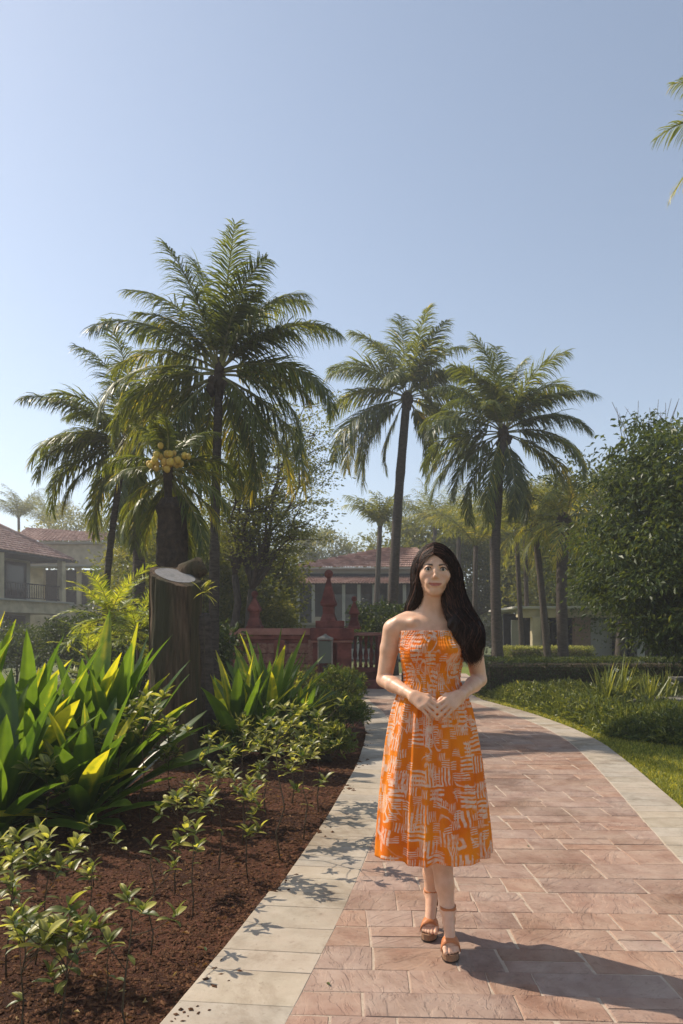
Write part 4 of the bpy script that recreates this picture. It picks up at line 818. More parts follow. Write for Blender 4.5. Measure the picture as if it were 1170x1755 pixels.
# sawn dead trunk
def stump():
    Y_ = 7.8; c = at(300, 0, Y_); root = empty('dead_trunk', (c.x, Y_, -.06)); tag(root, 'thick dead tree trunk with a pale sawn face, standing in the bed left of centre', 'tree stump')
    rg_ = random.Random(2); n = 96; lv = 40; H_ = 2.02
    def zt(x, y): return H_ + .42 * y - .26 * x
    V = []; ph = [rg_.uniform(0, 6) for _ in range(8)]
    for j in range(lv + 1):
        t = j / lv
        for k in range(n):
            a = 2 * PI * k / n; r_ = .235 + .05 * max(0, 1 - t * 2.2) ** 2 + .014 * math.sin(5 * a + ph[0] + t) + .017 * abs(math.sin(4.5 * a + ph[1] + 1.5 * t)) + .013 * abs(math.sin(8.5 * a + ph[2] + 2 * math.sin(3 * t))) + .007 * math.sin(29 * a + 4 * math.sin(5 * t)) + .006 * math.sin(t * 23 + 3 * a)
            x, y = r_ * math.cos(a) * 1.0, r_ * math.sin(a) * .9; V.append((x, y, zt(x, y) * t))
    F = [(j * n + k, j * n + (k + 1) % n, (j + 1) * n + (k + 1) % n, (j + 1) * n + k) for j in range(lv) for k in range(n)]
    o = obj_me('trunk', np_mesh('trunk', V, F, tint=[.5] * len(V), mats=[M['dead']]), root)
    top = V[-n:]; b = MB(); inner = [((.20 + .012 * math.sin(4 * PI * k / n + 1)) * math.cos(2 * PI * k / n), .165 * math.sin(2 * PI * k / n), zt((.20 + .012 * math.sin(4 * PI * k / n + 1)) * math.cos(2 * PI * k / n), .165 * math.sin(2 * PI * k / n)) + .008) for k in range(n)]; b.add([(p[0], p[1], p[2] - .01) for p in top] + inner, [tuple(range(n, 2 * n))]); b.build('sawn_face', M['cut'], root); b = MB(); b.add([(p[0], p[1], p[2]) for p in top] + [(q[0], q[1], q[2] - .004) for q in inner], [(k, (k + 1) % n, n + (k + 1) % n, n + k) for k in range(n)]); b.build('bark_rim', M['dead'], root)
    def log(a, b_, r0, r1, nm, seed, cap=True, squash=1):
        rg2_ = random.Random(seed); pts = wob(a, b_, 10, .006, rg2_); mb = MB(); mb.tube(pts, [r0 + (r1 - r0) * i / 10 + rg2_.uniform(-.006, .006) for i in range(11)], 16); return mb
    mb = log((.30, .28, 0), (.235, .10, 1.62), .12, .12, 'side', 3); mb.build('side_trunk', M['palm_bark'], root)
    # rounded cut stub behind the sawn face
    mb = MB(); mb.tube([(.02, .27, 1.2), (.05, .26, 1.9), (.10, .24, 2.10), (.19, .20, 2.14), (.25, .16, 2.06)], [.17, .17, .13, .10, .07], 20); mb.build('stub', M['dead'], root)
    mb = MB(); mb.box((-.245, .05, 1.6), (.05, .16, .95), bevel=.02); mb.build('split_slab', M['dead'], root)
    # darker trunk leaning just behind on the right
    c2 = at(345, 0, 8.6); r2 = empty('dark_trunk', (c2.x, 8.6, -.06)); tag(r2, 'slimmer blackish trunk leaning behind the right side of the sawn trunk', 'tree trunk'); mb = MB(); mb.tube(wob((0.02, 0, 0), (-.16, 0, 1.75), 9, .012, rg_), [.15, .13, .12, .115, .11, .11, .1, .1, .09, .08], 14); mb.build('trunk', M['palm_bark'], r2)
stump()
def star_shoot():
    Y_ = 7.6; c = at(352, 1005, Y_); root = empty('young_shoot', (c.x - .02, Y_, -.05)); tag(root, 'thin shoot topped by a bright lobed yellow leaf beside the sawn trunk', 'young plant'); rg_ = random.Random(8)
    b = MB(); b.tube([(0, 0, 0), (.01, .02, .9), (0, 0, c.z + .0)], [.008, .006, .004], 5); b.build('stem', M['stem'], root)
    for i in range(13):
        a = rg_.uniform(-1.0, 1.3); me = blade_mesh('leaf', M['sap'], rg_.uniform(.1, .17), .035, a, .5, rg_, tint=(.9, 1.1), seg=4); o = obj_me('leaf', me, root, (rg_.uniform(-.03, .03), 0, c.z + rg_.uniform(-.04, .06))); o.rotation_euler = (0, 0, rg_.choice([0, .3, -.5, 3.2, -.2]))
star_shoot()
# feathery yellow green young tree left of the stump
def feather_plant(px, py, Y_, label, n, L_, seed, zc=None):
    c = at(px, py, Y_); root = empty('feathery_shrub', (c.x, Y_, -.05)); tag(root, label, 'shrub', 'feathery yellow green shrubs'); rs = np.random.RandomState(seed); rg_ = random.Random(seed); top = Vector((0, 0, c.z + .05)); segs = [(wob((0, 0, 0), top, 4, .03, rg_), .03, .015)]
    limbs(root, segs, name='stem')
    for i in range(n):
        t = (i + .5) / n; me = frond_mesh('frond', M['fern'], .008, length=L_ * rg_.uniform(.7, 1.1), e0=1.15 - 1.35 * t + rg_.uniform(-.15, .15), droop=.5 + .4 * t, twist=rg_.uniform(-.3, .3), nl=30, rs=rs, yellow=.1 + .3 * rg_.random(), side=rg_.uniform(-.4, .4), lw=.012, hang=.15, ll=.2, seg=2)
        o = obj_me('frond', me, root, top + Vector((0, 0, -.5 * t * rg_.random()))); o.rotation_euler = (0, 0, i * 2.4 + rg_.uniform(-.3, .3))
feather_plant(190, 1045, 9.5, 'feathery yellow green shrub with frond like leaves between the arched house and the sawn trunk', 26, .85, 1)
feather_plant(235, 1075, 10.5, 'darker feathery shrub tucked against the left side of the sawn trunk', 22, .8, 2)
feather_plant(150, 1120, 10.2, 'low feathery shrub behind the tallest lily leaves', 16, .7, 3)

# saplings: bare thin stems with rosettes of leaves
LEAF = {}
for k in range(6):
    rg_ = random.Random(40 + k)
    LEAF[k] = blade_mesh('leaf', M['sap'], 1, .30 + .07 * (k % 3), .25, .7 + .2 * (k % 2), rg_, fold=.3, tint=((.2, .55), (.45, .8), (.75, 1.05), (.15, .35), (.5, .7), (.35, .95))[k], seg=5, peak=.5, wave=.01)
def sapling(px, yb, yt, label, kind='leafy', seed=0, lean=0, ls=1.0, nr=None, dens=1.0):
    Yb = gy(yb); b = at(px, 0, Yb); h = (yb - yt) * Yb / 1267; root = empty('sapling', (b.x, Yb, -.035)); tag(root, label, 'sapling', 'young saplings planted in the bed'); rg_ = random.Random(seed)
    h *= rg_.uniform(.95, 1.35) * (1.18 if px > 340 else 1); top = Vector((lean * Yb / 1267, rg_.uniform(-.03, .03), h)); stem = wob((0, 0, 0), top, 5, .035, rg_); mb = MB(); r0 = .0022 + .004 * h; mb.tube(stem, [r0, r0 * .9, r0 * .8, r0 * .7, r0 * .6, r0 * .45], 5); ros = [(stem[-1], (stem[-1] - stem[-2]).normalized())]
    nb = nr if nr is not None else {'leafy': 4, 'sparse': 1, 'tuft': 0}[kind]
    if kind == 'leafy': nb += 2
    for i in range(nb):
        t = rg_.uniform(.45, .95); j = min(4, int(t * 5)); q = stem[j].lerp(stem[j + 1], t * 5 - j); a = rg_.uniform(0, 6.28); l_ = rg_.uniform(.07, .16) * (.6 + h); tip = q + Vector((math.cos(a) * l_, math.sin(a) * l_, l_ * rg_.uniform(.4, 1.0))); mid = q.lerp(tip, .5) + Vector((0, 0, -.012)); mb.tube([q, mid, tip], [r0 * .5, r0 * .4, r0 * .3], 4); ros.append((tip, (tip - mid).normalized()))
    mb.build('stem', M['stem'], root)
    for c, ax in ros:
        m = int(rg_.randint(6, 9) * dens); base_l = rg_.uniform(.055, .08) * ls
        for i in range(m):
            t = i / m; a = i * 2.4 + rg_.uniform(-.3, .3); pos = c - ax * (.035 * t * ls) * (1 + rg_.random()); e = 1.15 - 1.1 * t + rg_.uniform(-.2, .2)
            kk = rg_.choice([0, 1, 1, 4, 5, 2]) if t < .75 else rg_.choice([0, 3, 4, 2])
            o = bpy.data.objects.new('leaf', LEAF[kk]); link(o, root); o.location = pos; s = base_l * rg_.uniform(.75, 1.25); o.scale = (s, s, s); o.rotation_euler = (rg_.uniform(-.5, .5), -(e - .3), a)
    # a few single leaves down the stem
    for i in range(rg_.randint(1, 3)):
        j = rg_.randint(2, 3); o = bpy.data.objects.new('leaf', LEAF[rg_.choice([0, 4, 2])]); link(o, root); o.location = stem[j]; s = .055 * ls; o.scale = (s, s, s); o.rotation_euler = (0, rg_.uniform(-.3, .5), rg_.uniform(0, 6.28))
SAP = [(35, 1775, 1590, 'leafy', 'leafy sapling cut off by the bottom left corner of the photo', 5, 1.1, 8), (95, 1790, 1600, 'leafy', 'branched sapling near the bottom left, pale leaves, over the red soil', 6, 1.05, 20), (10, 1660, 1500, 'leafy', 'sapling touching the left edge above the corner sapling', 3, 1.1, 15),
    (60, 1640, 1455, 'leafy', 'sapling with a big yellow top leaf near the left edge', 4, 1.15, 22), (25, 1570, 1440, 'leafy', 'small sapling at the left edge below the broad lily leaves', 3, 1.1, -8), (105, 1680, 1590, 'sparse', 'short sapling with one broad bright leaf pair over the shaded soil', 1, 1.5, 35),
    (220, 1765, 1540, 'sparse', 'tall bare stemmed sapling leaning over the bottom of the bed', 3, .95, -2), (258, 1625, 1465, 'sparse', 'sapling with two thin dark stems in the middle of the bed', 2, .9, 4), (300, 1520, 1392, 'leafy', 'bright yellow green sapling rosette above the shaded soil', 5, 1.05, 2), (330, 1560, 1440, 'sparse', 'thin sapling just right of the bright rosette', 1, .9, 6),
    (160, 1510, 1400, 'sparse', 'single drooping sapling in the shade below the lilies', 2, .95, -10), (175, 1400, 1335, 'sparse', 'small yellow leaved sapling at the foot of the broad lilies', 1, 1.3, 12), (85, 1430, 1310, 'leafy', 'sapling with whitish leaves in front of the broad lily leaves', 2, 1.5, -8), (240, 1400, 1235, 'leafy', 'tall leafy sapling in front of the sawn trunk', 8, 1.3, 8), (205, 1395, 1270, 'leafy', 'leafy sapling left of the tall one in front of the sawn trunk', 5, 1.2, -6),
    (375, 1480, 1370, 'leafy', 'leafy sapling right of the bright rosette', 5, .95, 0), (425, 1500, 1375, 'leafy', 'twin stemmed sapling in the right half of the bed', 6, .95, -4), (415, 1440, 1320, 'leafy', 'bushy sapling behind the twin stemmed one', 7, 1.1, 4), (362, 1400, 1290, 'leafy', 'bushy sapling at the right foot of the dark trunk', 7, 1.15, 0), (480, 1465, 1300, 'leafy', 'sapling with a straight bare stem close to the path edge', 6, .95, 2), (520, 1430, 1300, 'leafy', 'sapling with hanging leaves nearest the cream border', 7, 1., 4),
    (330, 1440, 1345, 'leafy', 'sapling between the trunk foot and the bright rosette', 5, 1.05, 8), (455, 1390, 1275, 'leafy', 'bushy sapling below the yellow lily leaves', 8, 1.2, 0), (500, 1370, 1240, 'leafy', 'bushy sapling right below the middle lily clump', 9, 1.25, 0), (545, 1385, 1265, 'leafy', 'low bushy sapling beside the curved bed edge', 8, 1.1, 0), (290, 1370, 1270, 'leafy', 'bushy sapling at the foot of the sawn trunk', 6, 1.2, 0), (145, 1585, 1470, 'sparse', 'weak sapling with curled leaves over the shaded soil', 2, .9, 14), (180, 1700, 1600, 'tuft', 'tiny sapling with two pale leaves over the bright soil', 0, .8, 4)]
for i, (px, yb, yt, kd, lb, nr, ls, ln) in enumerate(SAP): sapling(px, yb, yt, lb, kd, 400 + i, ln, ls, nr)
# dense leafy shrubs along the far curve of the bed
def leafy(name, x, y, h, r_, label, seed, leaf=(.085, .026), n=900, mt='sap', group='leafy shrubs along the curved bed edge', mu=.45, cat='shrub', up=.5):
    root = empty(name, (x, y, -.04)); tag(root, label, cat, group); rs = np.random.RandomState(seed); rg_ = random.Random(seed)
    k = max(8, n // 22); d = rs.normal(size=(k, 3)); d /= np.linalg.norm(d, axis=1)[:, None]; d[:, 2] = abs(d[:, 2]); C = d * (.55 + .45 * rs.rand(k, 1)) * np.array([r_, r_, h * .62]) + np.array([0, 0, h * .38])
    segs = [(wob((rg_.uniform(-.05, .05), rg_.uniform(-.05, .05), 0), Vector(q), 4, .05, rg_), .008, .003) for q in C[::4]]; limbs(root, segs, n=4, name='stem', mt=M['stem'])
    m = n // k; off = rs.normal(size=(k, m, 3)) * .03; dr = rs.normal(size=(k, m, 3)) * .75 + d[:, None] * .6 + np.array([0, 0, up]); pos = (C[:, None] + off).reshape(-1, 3)
    cloud('foliage', pos, dr.reshape(-1, 3), leaf[0] * rs.uniform(.7, 1.2, k * m), leaf[1] * rs.uniform(.8, 1.2, k * m), (rs.normal(mu, .2, (k, 1)) + rs.normal(0, .12, (k, m))).reshape(-1), M[mt], rs, root, roll=.6)
for i, (px, py_b, h, r_, lb) in enumerate([(545, 1262, 0.59, .42, 'leafy shrub with pale yellow shoots in the middle of the curved edge'), (590, 1258, 0.51, .33, 'leafy shrub closest to the bulge of the curved bed edge'), (505, 1275, 0.53, .4, 'leafy shrub below the right lily clump'), (575, 1225, 0.70, .45, 'leafy shrub behind the bulge, in front of the garden lantern'), (530, 1220, 0.66, .5, 'leafy shrub between the lilies and the garden lantern'), (596, 1205, 0.59, .35, 'leafy shrub at the far end of the bed beside the red planter block'), (460, 1290, 0.41, .35, 'leafy shrub in front of the yellow lily leaves'), (400, 1300, 0.41, .35, 'leafy shrub between the dark trunk and the lilies'), (560, 1300, 0.34, .28, 'low leafy shrub just inside the curved edge')]):
    Y_ = gy(py_b); leafy('leafy_shrub', at(px, 0, Y_).x, Y_, h * 1.18, r_ * 1.05, lb, 500 + i, n=1500)

# ------------------------------------------------------------------ right side: ground cover, hedges, grasses
rs = np.random.RandomState(12)
def gc(n):
    yy = 8.2 + 7.8 * rs.rand(n) ** .9; e = np.array([RO(min(v, 15)) for v in yy]) + .18 + .05 * (yy - 8) * 0 + np.where(yy < 9.6, (9.6 - yy) * .9, 0); xx = e + rs.rand(n) ** 1.1 * (.48 * yy - e + .4)
    hh = np.minimum(1, (xx - e) / .3 + .25) * (.2 + .22 * (np.sin(xx * 3.1) * np.sin(yy * 2.3 + xx) * .5 + .5)); return xx, yy, hh
n = 42000; xx, yy, hh = gc(n); pos = np.stack([xx, yy, -.02 + hh * rs.rand(n) ** .5], -1)
dr = rs.normal(size=(n, 3)) * .8 + np.array([-.1, -.2, .5]); cloud('ground_cover', pos, dr, rs.uniform(.06, .14, n), rs.uniform(.018, .035, n), rs.normal(.42, .2, n) , M['cover'], rs, None, roll=.8)
gco = bpy.data.objects['ground_cover']; gco['label'] = 'dense low leafy ground cover between the right lawn strip and the hedge'; gco['category'] = 'ground cover'
def arch_blades():
    n = 260; xx, yy, hh = gc(n); rg_ = random.Random(3); mb_v = []; F = []; T = []
    for i in range(n):
        me_v = []; L_ = rg_.uniform(.18, .32); az = rg_.uniform(0, 6.28); e = rg_.uniform(.9, 1.5); p = Vector((xx[i], yy[i], hh[i] * .6)); s = Vector((-math.sin(az), math.cos(az), 0)); o = len(mb_v)
        for k in range(6):
            t = k / 5; w_ = .012 * (1 - t * .8); mb_v += [tuple(p - s * w_), tuple(p + s * w_)]; T += [.95, .95]; ee = e - 2.4 * t; p = p + Vector((math.cos(az) * math.cos(ee), math.sin(az) * math.cos(ee), math.sin(ee))) * L_ / 5
        F += [(o + 2 * k, o + 2 * k + 1, o + 2 * k + 3, o + 2 * k + 2) for k in range(5)]
    o = obj_me('arching_blades', np_mesh('arching_blades', mb_v, F, tint=T, mats=[M['cover']])); tag(o, 'pale arching strap leaves rising out of the ground cover on the right', 'grass', kind='stuff')
arch_blades()
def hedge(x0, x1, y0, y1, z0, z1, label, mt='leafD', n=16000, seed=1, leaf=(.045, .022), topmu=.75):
    cx, cy = (x0 + x1) / 2, (y0 + y1) / 2; root = empty('hedge', (cx, cy, z0)); tag(root, label, 'hedge', 'clipped hedges right of the path'); b = MB(); b.box((0, 0, (z1 - z0) / 2 - .03), (x1 - x0 - .16, y1 - y0 - .16, z1 - z0 - .12), bevel=.05); b.build('dark_core', M['stem'], root)  # solid dark core box added as a stand-in for the hedge's inside
    rs = np.random.RandomState(seed); u = rs.rand(n, 3) * 2 - 1; f = rs.choice(4, n, p=[.42, .34, .12, .12]); u[f == 0, 1] = -1; u[f == 1, 2] = 1; u[f == 2, 0] = -1; u[f == 3, 0] = 1
    nz = np.array([mn.noise(Vector((a * 6, b_ * 3, c_ * 3))) for a, b_, c_ in u]) * .06
    half = np.array([(x1 - x0) / 2, (y1 - y0) / 2, (z1 - z0) / 2]); nr = np.zeros((n, 3)); nr[f == 0, 1] = -1; nr[f == 1, 2] = 1; nr[f == 2, 0] = -1; nr[f == 3, 0] = 1
    pos = u * half + np.array([0, 0, half[2]]) + nr * (nz[:, None] + rs.normal(0, .02, (n, 1))); cloud('foliage', pos, rs.normal(size=(n, 3)) * .7 + nr * .6 + [0, 0, .3], leaf[0], leaf[1], rs.normal(.4, .15, n) + np.where(f == 1, topmu - .4, 0) * .6, M[mt], rs, root, roll=.8)  # top leaves tinted lighter, putting the sunlight into their colour
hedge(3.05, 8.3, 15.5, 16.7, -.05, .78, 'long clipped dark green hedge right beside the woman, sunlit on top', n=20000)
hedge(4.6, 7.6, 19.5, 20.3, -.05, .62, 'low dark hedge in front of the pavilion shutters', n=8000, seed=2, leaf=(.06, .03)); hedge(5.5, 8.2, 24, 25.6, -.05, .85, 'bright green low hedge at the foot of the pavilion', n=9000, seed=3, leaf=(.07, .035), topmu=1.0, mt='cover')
def spiky(px, Y_, ztop, n, label, seed, w_=.016, spread=.35, mt='cover'):
    c = at(px, 0, Y_); root = empty('grass_clump', (c.x, Y_, -.03)); tag(root, label, 'grass clump', 'spiky grass clumps by the hedge'); rg_ = random.Random(seed)
    for i in range(n):
        az = rg_.uniform(0, 6.28); e = PI / 2 - abs(rg_.gauss(0, spread)); me = blade_mesh('leaf', M[mt], ztop * rg_.uniform(.65, 1.1), w_ * 2, e, rg_.uniform(.1, .5), rg_, tint=(.4, rg_.uniform(.5, .85)), seg=5, peak=.3, side=rg_.uniform(-.2, .2)); o = obj_me('leaf', me, root, (rg_.uniform(-.06, .06), rg_.uniform(-.06, .06), 0)); o.rotation_euler = (0, 0, az)
spiky(1038, 12.2, .95, 46, 'spiky grass clump in front of the right end of the hedge', 1); spiky(1062, 12.6, 1.05, 26, 'sparser spiky clump with two tall pale blades', 2); spiky(1110, 12.0, .85, 44, 'spiky grass clump under the big dark tree', 3); spiky(1140, 12.4, .85, 44, 'spiky grass clump nearest the right edge', 4); spiky(1172, 9.6, .55, 16, 'small strap leaved clump cut off by the right edge', 5)
def flower_shrub():
    Y_ = 13.2; c = at(1085, 0, Y_); leafy('flowering_shrub', c.x, Y_, .75, .7, 'leafy shrub with a few white flowers between the spiky clumps', 600, n=2500, mt='cover', group='flowering shrub', leaf=(.08, .04)); root = bpy.data.objects['flowering_shrub']
    for i, (x, y) in enumerate([(1078, 1162), (1056, 1148), (1128, 1172), (1112, 1168)]):
        p = at(x, y, Y_ - .62) - Vector(root.location); b = MB()
        for k in range(5):
            a = k * 2 * PI / 5; b.add([p, p + Vector((math.cos(a - .4) * .03, -.01, math.sin(a - .4) * .03)), p + Vector((math.cos(a) * .04, -.02, math.sin(a) * .04)), p + Vector((math.cos(a + .4) * .03, -.01, math.sin(a + .4) * .03))], [(0, 1, 2, 3)])
        b.build('flower', M['petal'], root)
flower_shrub()
def stone_bench(px0, Y_, ytop, w_, d_, h_, label, nm='stone_ledge'):
    a = at(px0, ytop, Y_); root = empty(nm, (a.x, Y_, 0)); tag(root, label, 'stone ledge'); b = MB(); b.box((w_ / 2, d_ / 2, a.z - .03), (w_, d_, .06), bevel=.01); b.build('slab', M['ledge'], root); b = MB(); b.box((w_ / 2, d_ / 2, (a.z - .06) / 2 - .03), (w_ - .1, d_ - .1, a.z - .002), bevel=.01); b.build('base', M['plaster2'], root)
stone_bench(1085, 11.8, 1199, 3, .7, .3, 'low pale stone ledge above the ground cover at the right edge'); stone_bench(1160, 14.2, 1162, 2.5, .5, .6, 'pale stone wall end under the big tree at the right edge')
# lawn beyond the hedges is bright where the sun reaches it; a few fallen leaves lie on the paving and soil
rgf = random.Random(77)
for i, (px, py) in enumerate([(348, 1660), (565, 1690), (905, 1452), (350, 1615), (160, 1600)]):
    Y_ = gy(py); p = at(px, py, Y_); o = bpy.data.objects.new('fallen_leaf', LEAF[3]); link(o); o.location = (p.x, Y_, .006 if px > 500 else -.02); s = .035; o.scale = (s, s, s); o.rotation_euler = (0, .2, rgf.uniform(0, 6.28))
    tag(o, ['small fallen leaf at the bed edge beside the front border slab', 'fallen leaf on the cream border near the bottom', 'tiny fallen leaf on the red paving right of the skirt', 'fallen leaf on the soil near the slab corner', 'fallen leaf on the shaded soil below the curled sapling'][i], 'leaf')

# dry leaf litter on the soil
M['dry'] = leaf_mat('dry leaves', (.10, .055, .025), (.24, .14, .06), (.42, .33, .16), trans=.15, rough=.8)
rs = np.random.RandomState(44); n = 420; yy = 2.4 + 7 * rs.rand(n) ** 1.3; xx = np.array([LO(v) for v in yy]) - .06 - rs.rand(n) * (.4 * yy); pos = np.stack([xx, yy, np.array([bedz(a, b_) for a, b_ in zip(xx, yy)]) + .008], -1)
d_ = rs.normal(size=(n, 3)); d_[:, 2] = abs(d_[:, 2]) * .25; o = cloud('leaf_litter', pos, d_, rs.uniform(.02, .055, n), rs.uniform(.008, .02, n), rs.rand(n), M['dry'], rs, None, roll=.5, fold=.5); tag(o, 'scattered dry brown leaves lying on the planting bed soil', 'leaf litter', kind='stuff')
# ------------------------------------------------------------------ the woman
M['skin'] = None
def skin_mat():
    m, n, b = mat('skin', .43, .42); a = n.nodes.new('ShaderNodeAttribute'); a.attribute_name = 'lip'; br = n.nodes.new('ShaderNodeAttribute'); br.attribute_name = 'brow'; bl = n.nodes.new('ShaderNodeAttribute'); bl.attribute_name = 'blush'
    pos = n.nodes.new('ShaderNodeNewGeometry').outputs['Position']; t = N(n, 'ShaderNodeTexNoise', Scale=25, Detail=4); L(n, pos, t.inputs['Vector'])
    r = ramp(n, t.outputs[0], [(.35, (.66, .375, .24)), (.65, (.75, .455, .305))]); c = r.outputs[0]
    for att, col in ((bl, (.56, .25, .17)), (a, (.38, .075, .065)), (br, (.035, .02, .015))):
        mx = N(n, 'ShaderNodeMix', data_type='RGBA'); L(n, att.outputs['Fac'], mx.inputs[0]); L(n, c, mx.inputs[6]); mx.inputs[7].default_value = (*col, 1); c = mx.outputs[2]
    L(n, c, b.inputs['Base Color']); b.inputs['Subsurface Weight'].default_value = .12; b.inputs['Subsurface Radius'].default_value = (.012, .005, .003); b.inputs['Subsurface Scale'].default_value = 1.0
    t2 = N(n, 'ShaderNodeTexNoise', Scale=900, Detail=2); L(n, pos, t2.inputs['Vector']); bump(n, b, t2.outputs[0], .06, .001); return m
M['skin'] = skin_mat()
def hair_mat():
    m, n, b = mat('dark hair', .6, .25); a = n.nodes.new('ShaderNodeAttribute'); a.attribute_name = 'tint'
    r = ramp(n, a.outputs['Fac'], [(.1, (.010, .006, .005)), (.6, (.035, .018, .013)), (1, (.16, .07, .045))]); L(n, r.outputs[0], b.inputs['Base Color'])
    return m
M['hair'] = hair_mat()

class SDF:
    """smooth union of round cones and ellipsoids; evaluated in numpy"""
    def __init__(s): s.p = []
    def cone(s, a, b, ra, rb, k=.012, sub=False): s.p.append(('c', np.array(a, float), np.array(b, float), ra, rb, k, sub)); return s
    def ell(s, c, r, k=.012, sub=False, rot=None): s.p.append(('e', np.array(c, float), np.array(r, float), rot, None, k, sub)); return s
    def chain(s, pts, rad, k=.01):
        for i in range(len(pts) - 1): s.cone(pts[i], pts[i + 1], rad[i], rad[i + 1], k)
        return s
    def __call__(s, P):
        D = np.full(len(P), 1e3)
        for q in s.p:
            if q[0] == 'c':
                _, a, b, ra, rb, k, sub = q; ab = b - a; h = np.clip(((P - a) @ ab) / max(ab @ ab, 1e-12), 0, 1); d = np.linalg.norm(P - a - h[:, None] * ab, axis=1) - (ra + (rb - ra) * h)
            else:
                _, c, r, rot, _, k, sub = q; X = P - c
                if rot is not None: X = X @ rot
                k0 = np.linalg.norm(X / r, axis=1); k1 = np.linalg.norm(X / (r * r), axis=1); d = k0 * (k0 - 1) / np.maximum(k1, 1e-9)
            if sub: hh = np.clip(.5 - .5 * (D + d) / k, 0, 1); D = D * (1 - hh) + (-d) * hh + k * hh * (1 - hh)
            else: hh = np.clip(.5 + .5 * (D - d) / k, 0, 1); D = D * (1 - hh) + d * hh - k * hh * (1 - hh)
        return D
def rotz(a): c, s = math.cos(a), math.sin(a); return np.array([[c, -s, 0], [s, c, 0], [0, 0, 1]])
def nets(fn, lo, hi, h):
    """surface nets on a sparse grid: coarse pass finds the shell, fine pass fills it"""
    lo = np.array(lo, float); n = np.ceil((np.array(hi) - lo) / h).astype(int); B = 6; nb = (n + B - 1) // B; n = nb * B
    g = np.stack(np.meshgrid(*[np.arange(k) for k in nb], indexing='ij'), -1).reshape(-1, 3); ctr = lo + (g + .5) * B * h; dc = fn(ctr); near = np.abs(dc) < B * h * 1.35
    G = np.where(dc < 0, -1., 1.).reshape(nb); G = np.repeat(np.repeat(np.repeat(G, B, 0), B, 1), B, 2).astype(np.float32)
    loc = np.stack(np.meshgrid(*[np.arange(B)] * 3, indexing='ij'), -1).reshape(-1, 3); ix = (g[near][:, None] * B + loc[None]).reshape(-1, 3)
    for c0 in range(0, len(ix), 200000): q = ix[c0:c0 + 200000]; G[q[:, 0], q[:, 1], q[:, 2]] = fn(lo + q * h)
    S = G < 0; s = [slice(0, -1), slice(1, None)]; cnt = np.zeros(tuple(np.array(G.shape) - 1), np.int8)
    for i in (0, 1):
        for j in (0, 1):
            for k in (0, 1): cnt += S[s[i], s[j], s[k]]
    act = (cnt > 0) & (cnt < 8); ai = np.argwhere(act); idx = -np.ones(act.shape, np.int32); idx[act] = np.arange(len(ai)); acc = np.zeros((len(ai), 3)); w_ = np.zeros(len(ai)); off = [(i, j, k) for i in (0, 1) for j in (0, 1) for k in (0, 1)]
    val = {o: G[ai[:, 0] + o[0], ai[:, 1] + o[1], ai[:, 2] + o[2]] for o in off}
    for o in off:
        for ax in range(3):
            if o[ax] == 0:
                p = list(o); p[ax] = 1; a, b = val[o], val[tuple(p)]; cr = (a < 0) != (b < 0); t = np.where(cr, a / np.where(cr, a - b, 1), 0); q = np.array(o, float)[None] + np.eye(3)[ax][None] * t[:, None]; acc += q * cr[:, None]; w_ += cr
    V = lo + (ai + acc / w_[:, None]) * h; Fs = []
    for ax in range(3):
        u, v = (ax + 1) % 3, (ax + 2) % 3; sa = [slice(1, -1)] * 3; sa[ax] = slice(0, -1); sb = list(sa); sb[ax] = slice(1, None); A, Bq = S[tuple(sa)], S[tuple(sb)]; cr = np.argwhere(A != Bq); inside = A[A != Bq]; cr = cr + 1; cr[:, ax] -= 1
        e = np.eye(3, dtype=int); c = [cr, cr - e[u], cr - e[u] - e[v], cr - e[v]]; q = np.stack([idx[k[:, 0], k[:, 1], k[:, 2]] for k in c], 1); q[~inside] = q[~inside][:, ::-1]; Fs.append(q)
    F = np.concatenate(Fs); F = F[(F >= 0).all(1)]; return V, F

PX, PY = .395, 3.22                         # where she stands
person = empty('person', (PX, PY, 0)); tag(person, 'dark haired woman in an orange patterned strapless dress stepping forward on the path', 'person')
# skeleton, metres from the person's origin: x right in the picture, y away from the camera
HC = np.array([.008, -.028, 1.622]); HA = rotz(R(-5)); HT = Matrix.Rotation(R(2.0), 3, 'Y')
def hp(x, y, z):                             # head frame in mm: x right, y towards the camera, z up
    v = HA @ np.array([x, -y, z]) * .001; v = np.array(HT @ Vector(v)); return HC + v
body = SDF()
# --- torso
body.ell((0, .015, 1.30), (.142, .092, .17), .02); body.ell((0, .01, 1.13), (.112, .085, .16), .03); body.ell((0, .015, .95), (.155, .105, .15), .04)
for s in (-1, 1):
    body.cone((s * .02, .03, 1.415), (s * .158, .028, 1.378), .052, .047, .03); body.cone((s * .012, .035, 1.46), (s * .12, .03, 1.405), .034, .034, .035)
    body.chain([(s * .020, -.034, 1.397), (s * .085, -.036, 1.405), (s * .15, .0, 1.408)], [.009, .008, .009], .028)
    body.ell((s * .068, -.052, 1.285), (.066, .058, .066), .035)
body.cone((0, .03, 1.40), hp(0, -16, -70), .060, .052, .032)
body.cone((-.012, -.020, 1.405), hp(-28, 5, -60), .012, .012, .02); body.cone((.012, -.020, 1.405), hp(28, 5, -60), .012, .012, .02)
